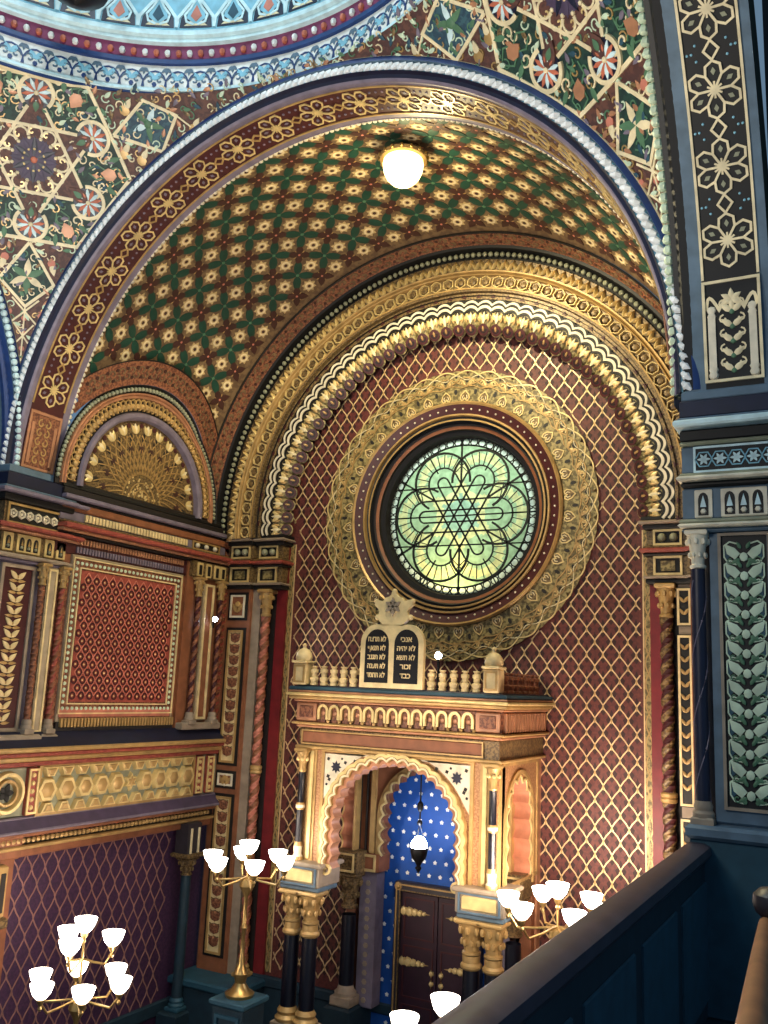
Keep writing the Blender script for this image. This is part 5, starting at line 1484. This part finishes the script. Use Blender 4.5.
for x, yp, zp, lab in ((-1.235,-1.84,-4.92,'dark pedestal under the candelabrum left of the ark'),(1.785,-1.66,-5.02,'dark pedestal under the candelabrum right of the ark')):
    mb = MB(); mb.box((x-.17,yp-.17,FLOOR),(x+.17,yp+.17,zp-.06),'teal_dark',.02); mb.box((x-.2,yp-.2,zp-.06),(x+.2,yp+.2,zp),'teal',.015)
    frame(mb,x-.12,FLOOR+.1,x+.12,zp-.14,.03,S_Y(yp-.17),'teal',.02); o = mb.build('pedestal',loc=(x,yp,FLOOR)); tag(o,lab,'pedestal')

cl = empty('ceiling_lamp', (.40,-2.33,3.2), 'round glowing ceiling lamp with a gold collar on the painted vault', 'lamp')
zl = RV+ZC+.02
mb = MB(); mb.lathe([(.0,.06),(.05,.05),(.05,-.04),(.20,-.05),(.235,-.075),(.23,-.11),(.19,-.115),(.18,-.10)],(.40,-2.33,zl),'gold',24,False)
for q in range(16): a = q*pi/8; mb.ball((.40+.235*cos(a),-2.33+.235*sin(a),zl-.085),.022,'brass',6,4)
part(mb,'collar',cl,'gold collar')
mb = MB(); mb.lathe([(.19,-.10),(.20,-.15),(.19,-.22),(.16,-.29),(.11,-.34),(.05,-.365),(.0,-.37)],(.40,-2.33,zl),'lamp_warm',24,False); part(mb,'lamp_bowl',cl,'bright warm glass bowl')

el = empty('eternal_lamp', (0,-.62,-2.64), 'hanging lamp burning on a thin chain inside the blue ark niche', 'lamp')
mb = MB(); mb.tube([(0,-.62,-2.65),(0,-.62,-3.34)],.008,'iron',6); mb.ball((0,-.62,-3.20),.035,'iron',8,6,(1,1,1.6)); mb.ball((0,-.62,-3.36),.03,'iron',8,6); part(mb,'chain',el)
mb = MB()
for q in range(3): a = q*2*pi/3+.4; mb.tube([(0,-.62,-3.36),(.075*cos(a),-.62+.075*sin(a),-3.62)],.004,'iron',5)
mb.lathe([(.085,-3.60),(.09,-3.63),(.075,-3.70),(.04,-3.74),(.02,-3.78),(.035,-3.80),(.0,-3.86)],(0,-.62,0),'iron',16,False); part(mb,'lamp_holder',el)
mb = MB(); mb.lathe([(.03,-3.68),(.08,-3.63),(.082,-3.56),(.045,-3.50),(0,-3.49)],(0,-.62,0),'spot_glow',14,False); part(mb,'lamp_glass',el,'white glowing lamp glass')

def spotlight(name, p, d, label, r=.05):
    E = empty('spotlight', p, label, 'spotlight')
    d = Vector(d).normalized(); P = Vector(p)
    mb = MB(); mb.tube([P-d*.09,P-d*.07,P,P+d*.012],[r*.5,r,r*1.05,r*1.1],'iron',12); mb.tube([P-d*.05,P-d*.05-Vector((0,0,.12))],.012,'iron',6); part(mb,'housing',E)
    mb = MB(); mb.tube([P+d*.010,P+d*.022],[r*.95,r*.8],'spot_glow',12); part(mb,'lens',E,'bright lens')
spotlight('a',(.14,-.6,-1.66),(.5,-1.0,-.1),'small bright spotlight behind the tablets on the ark roof',.04)
mb = MB(); mb.tube([(.14,-.6,-2.018),(.14,-.58,-1.72)],.012,'iron',6); mb.lathe([(.06,0),(.06,.015),(.02,.02)],(.14,-.6,-2.019),'iron',12); o = mb.build('spotlight_stand',loc=(.14,-.6,-2.02)); tag(o,'thin black stand carrying the spotlight on the ark roof','stand')
spotlight('b',(-2.93,-.52,-1.28),(1,-.6,-.25),'small white spotlight fixed to the left corner colonnette',.035)

dc = empty('hanging_chandelier', (-1.6,-4.75,5.2), 'dark underside of a chandelier hanging in the dome at the top left edge', 'chandelier')
mb = MB(); cx,cy,cz = -1.62,-4.70,3.74
mb.lathe([(.0,-.06),(.05,-.04),(.12,.0),(.2,.06),(.26,.1),(.27,.14),(.1,.2),(.03,.3),(.03,1.6)],(cx,cy,cz),'iron',24,False); part(mb,'bowl',dc,'black round bowl')
for q in range(8):
    mb = MB(); a = q*pi/4; mb.tube([(cx+.2*cos(a),cy+.2*sin(a),cz+.12),(cx+.3*cos(a),cy+.3*sin(a),cz+.5),(cx+.5*cos(a),cy+.5*sin(a),cz+.9)],.014,'iron',6); part(mb,'arm',dc)

# =================================================================== CAMERA
f_, yaw, pit, rol = 907.98, math.radians(28.558), math.radians(10.833), math.radians(2.4926)
fw = Vector((-sin(yaw)*cos(pit), cos(yaw)*cos(pit), sin(pit))); rt = Vector((cos(yaw), sin(yaw), 0)); up = rt.cross(fw)
r2 = rt*cos(rol)+up*sin(rol); u2 = -rt*sin(rol)+up*cos(rol)
cam = bpy.data.cameras.new('camera'); co = bpy.data.objects.new('camera', cam); C.objects.link(co)
mw = Matrix(((r2.x,u2.x,-fw.x,4.2124),(r2.y,u2.y,-fw.y,-9.4178),(r2.z,u2.z,-fw.z,-1.9983),(0,0,0,1))); co.matrix_world = mw
cam.sensor_fit = 'HORIZONTAL'; cam.sensor_width = 36; cam.lens = 36*f_/768; cam.clip_start = .05
bpy.context.scene.camera = co

# =================================================================== LIGHT
def lamp(name, typ, loc, energy, color, target=None, **kw):
    l = bpy.data.lights.new(name, typ); l.energy = energy; l.color = color
    for k, v in kw.items(): setattr(l, k, v)
    o = bpy.data.objects.new(name, l); C.objects.link(o); o.location = loc
    if target is not None: o.rotation_euler = (Vector(target)-Vector(loc)).to_track_quat('-Z','Y').to_euler()
    return o
WARM = (1,.86,.68); COOL = (.82,.94,1)
lamp('vault_lamp_light','POINT',(.40,-2.33,2.66),36,(1,.84,.46),shadow_soft_size=.12)
lamp('vault_lamp_down','SPOT',(.40,-2.33,2.66),280,(1,.86,.52),(.55,-1.6,0),spot_size=r_(165),spot_blend=.35,shadow_soft_size=.12)
lamp('dome_daylight','AREA',(0,YR,6.6),330,COOL,(0,YR,0),shape='DISK',size=2.0)
lamp('ark_spot','SPOT',(-1.6,-8.0,-1.6),900,(1,.80,.60),(.1,-1.2,-3.0),spot_size=r_(26),spot_blend=.7,shadow_soft_size=.08)
lamp('corner_spot','SPOT',(-2.80,-.9,-1.28),25,(1,.84,.72),(2.0,-.0,-2.2),spot_size=r_(80),spot_blend=.6,shadow_soft_size=.05)
lamp('nave_fill_up','SPOT',(-.3,-7.6,-1.2),560,(1,.93,.82),(0,-5.2,3.4),spot_size=r_(125),spot_blend=.5,shadow_soft_size=.4)  # added fill with no fixture, brightens pendentives and soffits from below
lamp('nave_fill','POINT',(1.7,-7.5,-.5),125,(1,.88,.72),shadow_soft_size=.5)  # invented soft fill in mid-air, lifts the left wall and right pier
lamp('window_daylight','AREA',(0,1.0,.6),17,(.8,1,.95),(0,0,.3),shape='DISK',size=2.0)
lamp('window_lamp','POINT',(-.1,.55,-.8),13,(1,.86,.4),shadow_soft_size=.2)
lamp('eternal_flame','POINT',(0,-.72,-3.45),5,(.85,.92,1),shadow_soft_size=.05)
for i, q in enumerate(LIGHTS): lamp('bowl_light','POINT',q,(1.1 if i < 7 else 20.0 if i < 14 else 2.2),(1,.80,.62),shadow_soft_size=.04)
w = bpy.data.worlds.new('world'); bpy.context.scene.world = w; w.use_nodes = True
bg = w.node_tree.nodes['Background']; bg.inputs['Color'].default_value = (.25,.42,.62,1); bg.inputs['Strength'].default_value = .34
sc = bpy.context.scene
sc.view_settings.view_transform = 'Standard'; sc.view_settings.look = 'None'; sc.view_settings.gamma = 1; sc.view_settings.exposure = 0.5
sc.view_settings.use_curve_mapping = False
sc.cycles.max_bounces = 5; sc.cycles.diffuse_bounces = 3; sc.cycles.glossy_bounces = 2; sc.cycles.caustics_reflective = False; sc.cycles.caustics_refractive = False
sc.cycles.sample_clamp_indirect = 4
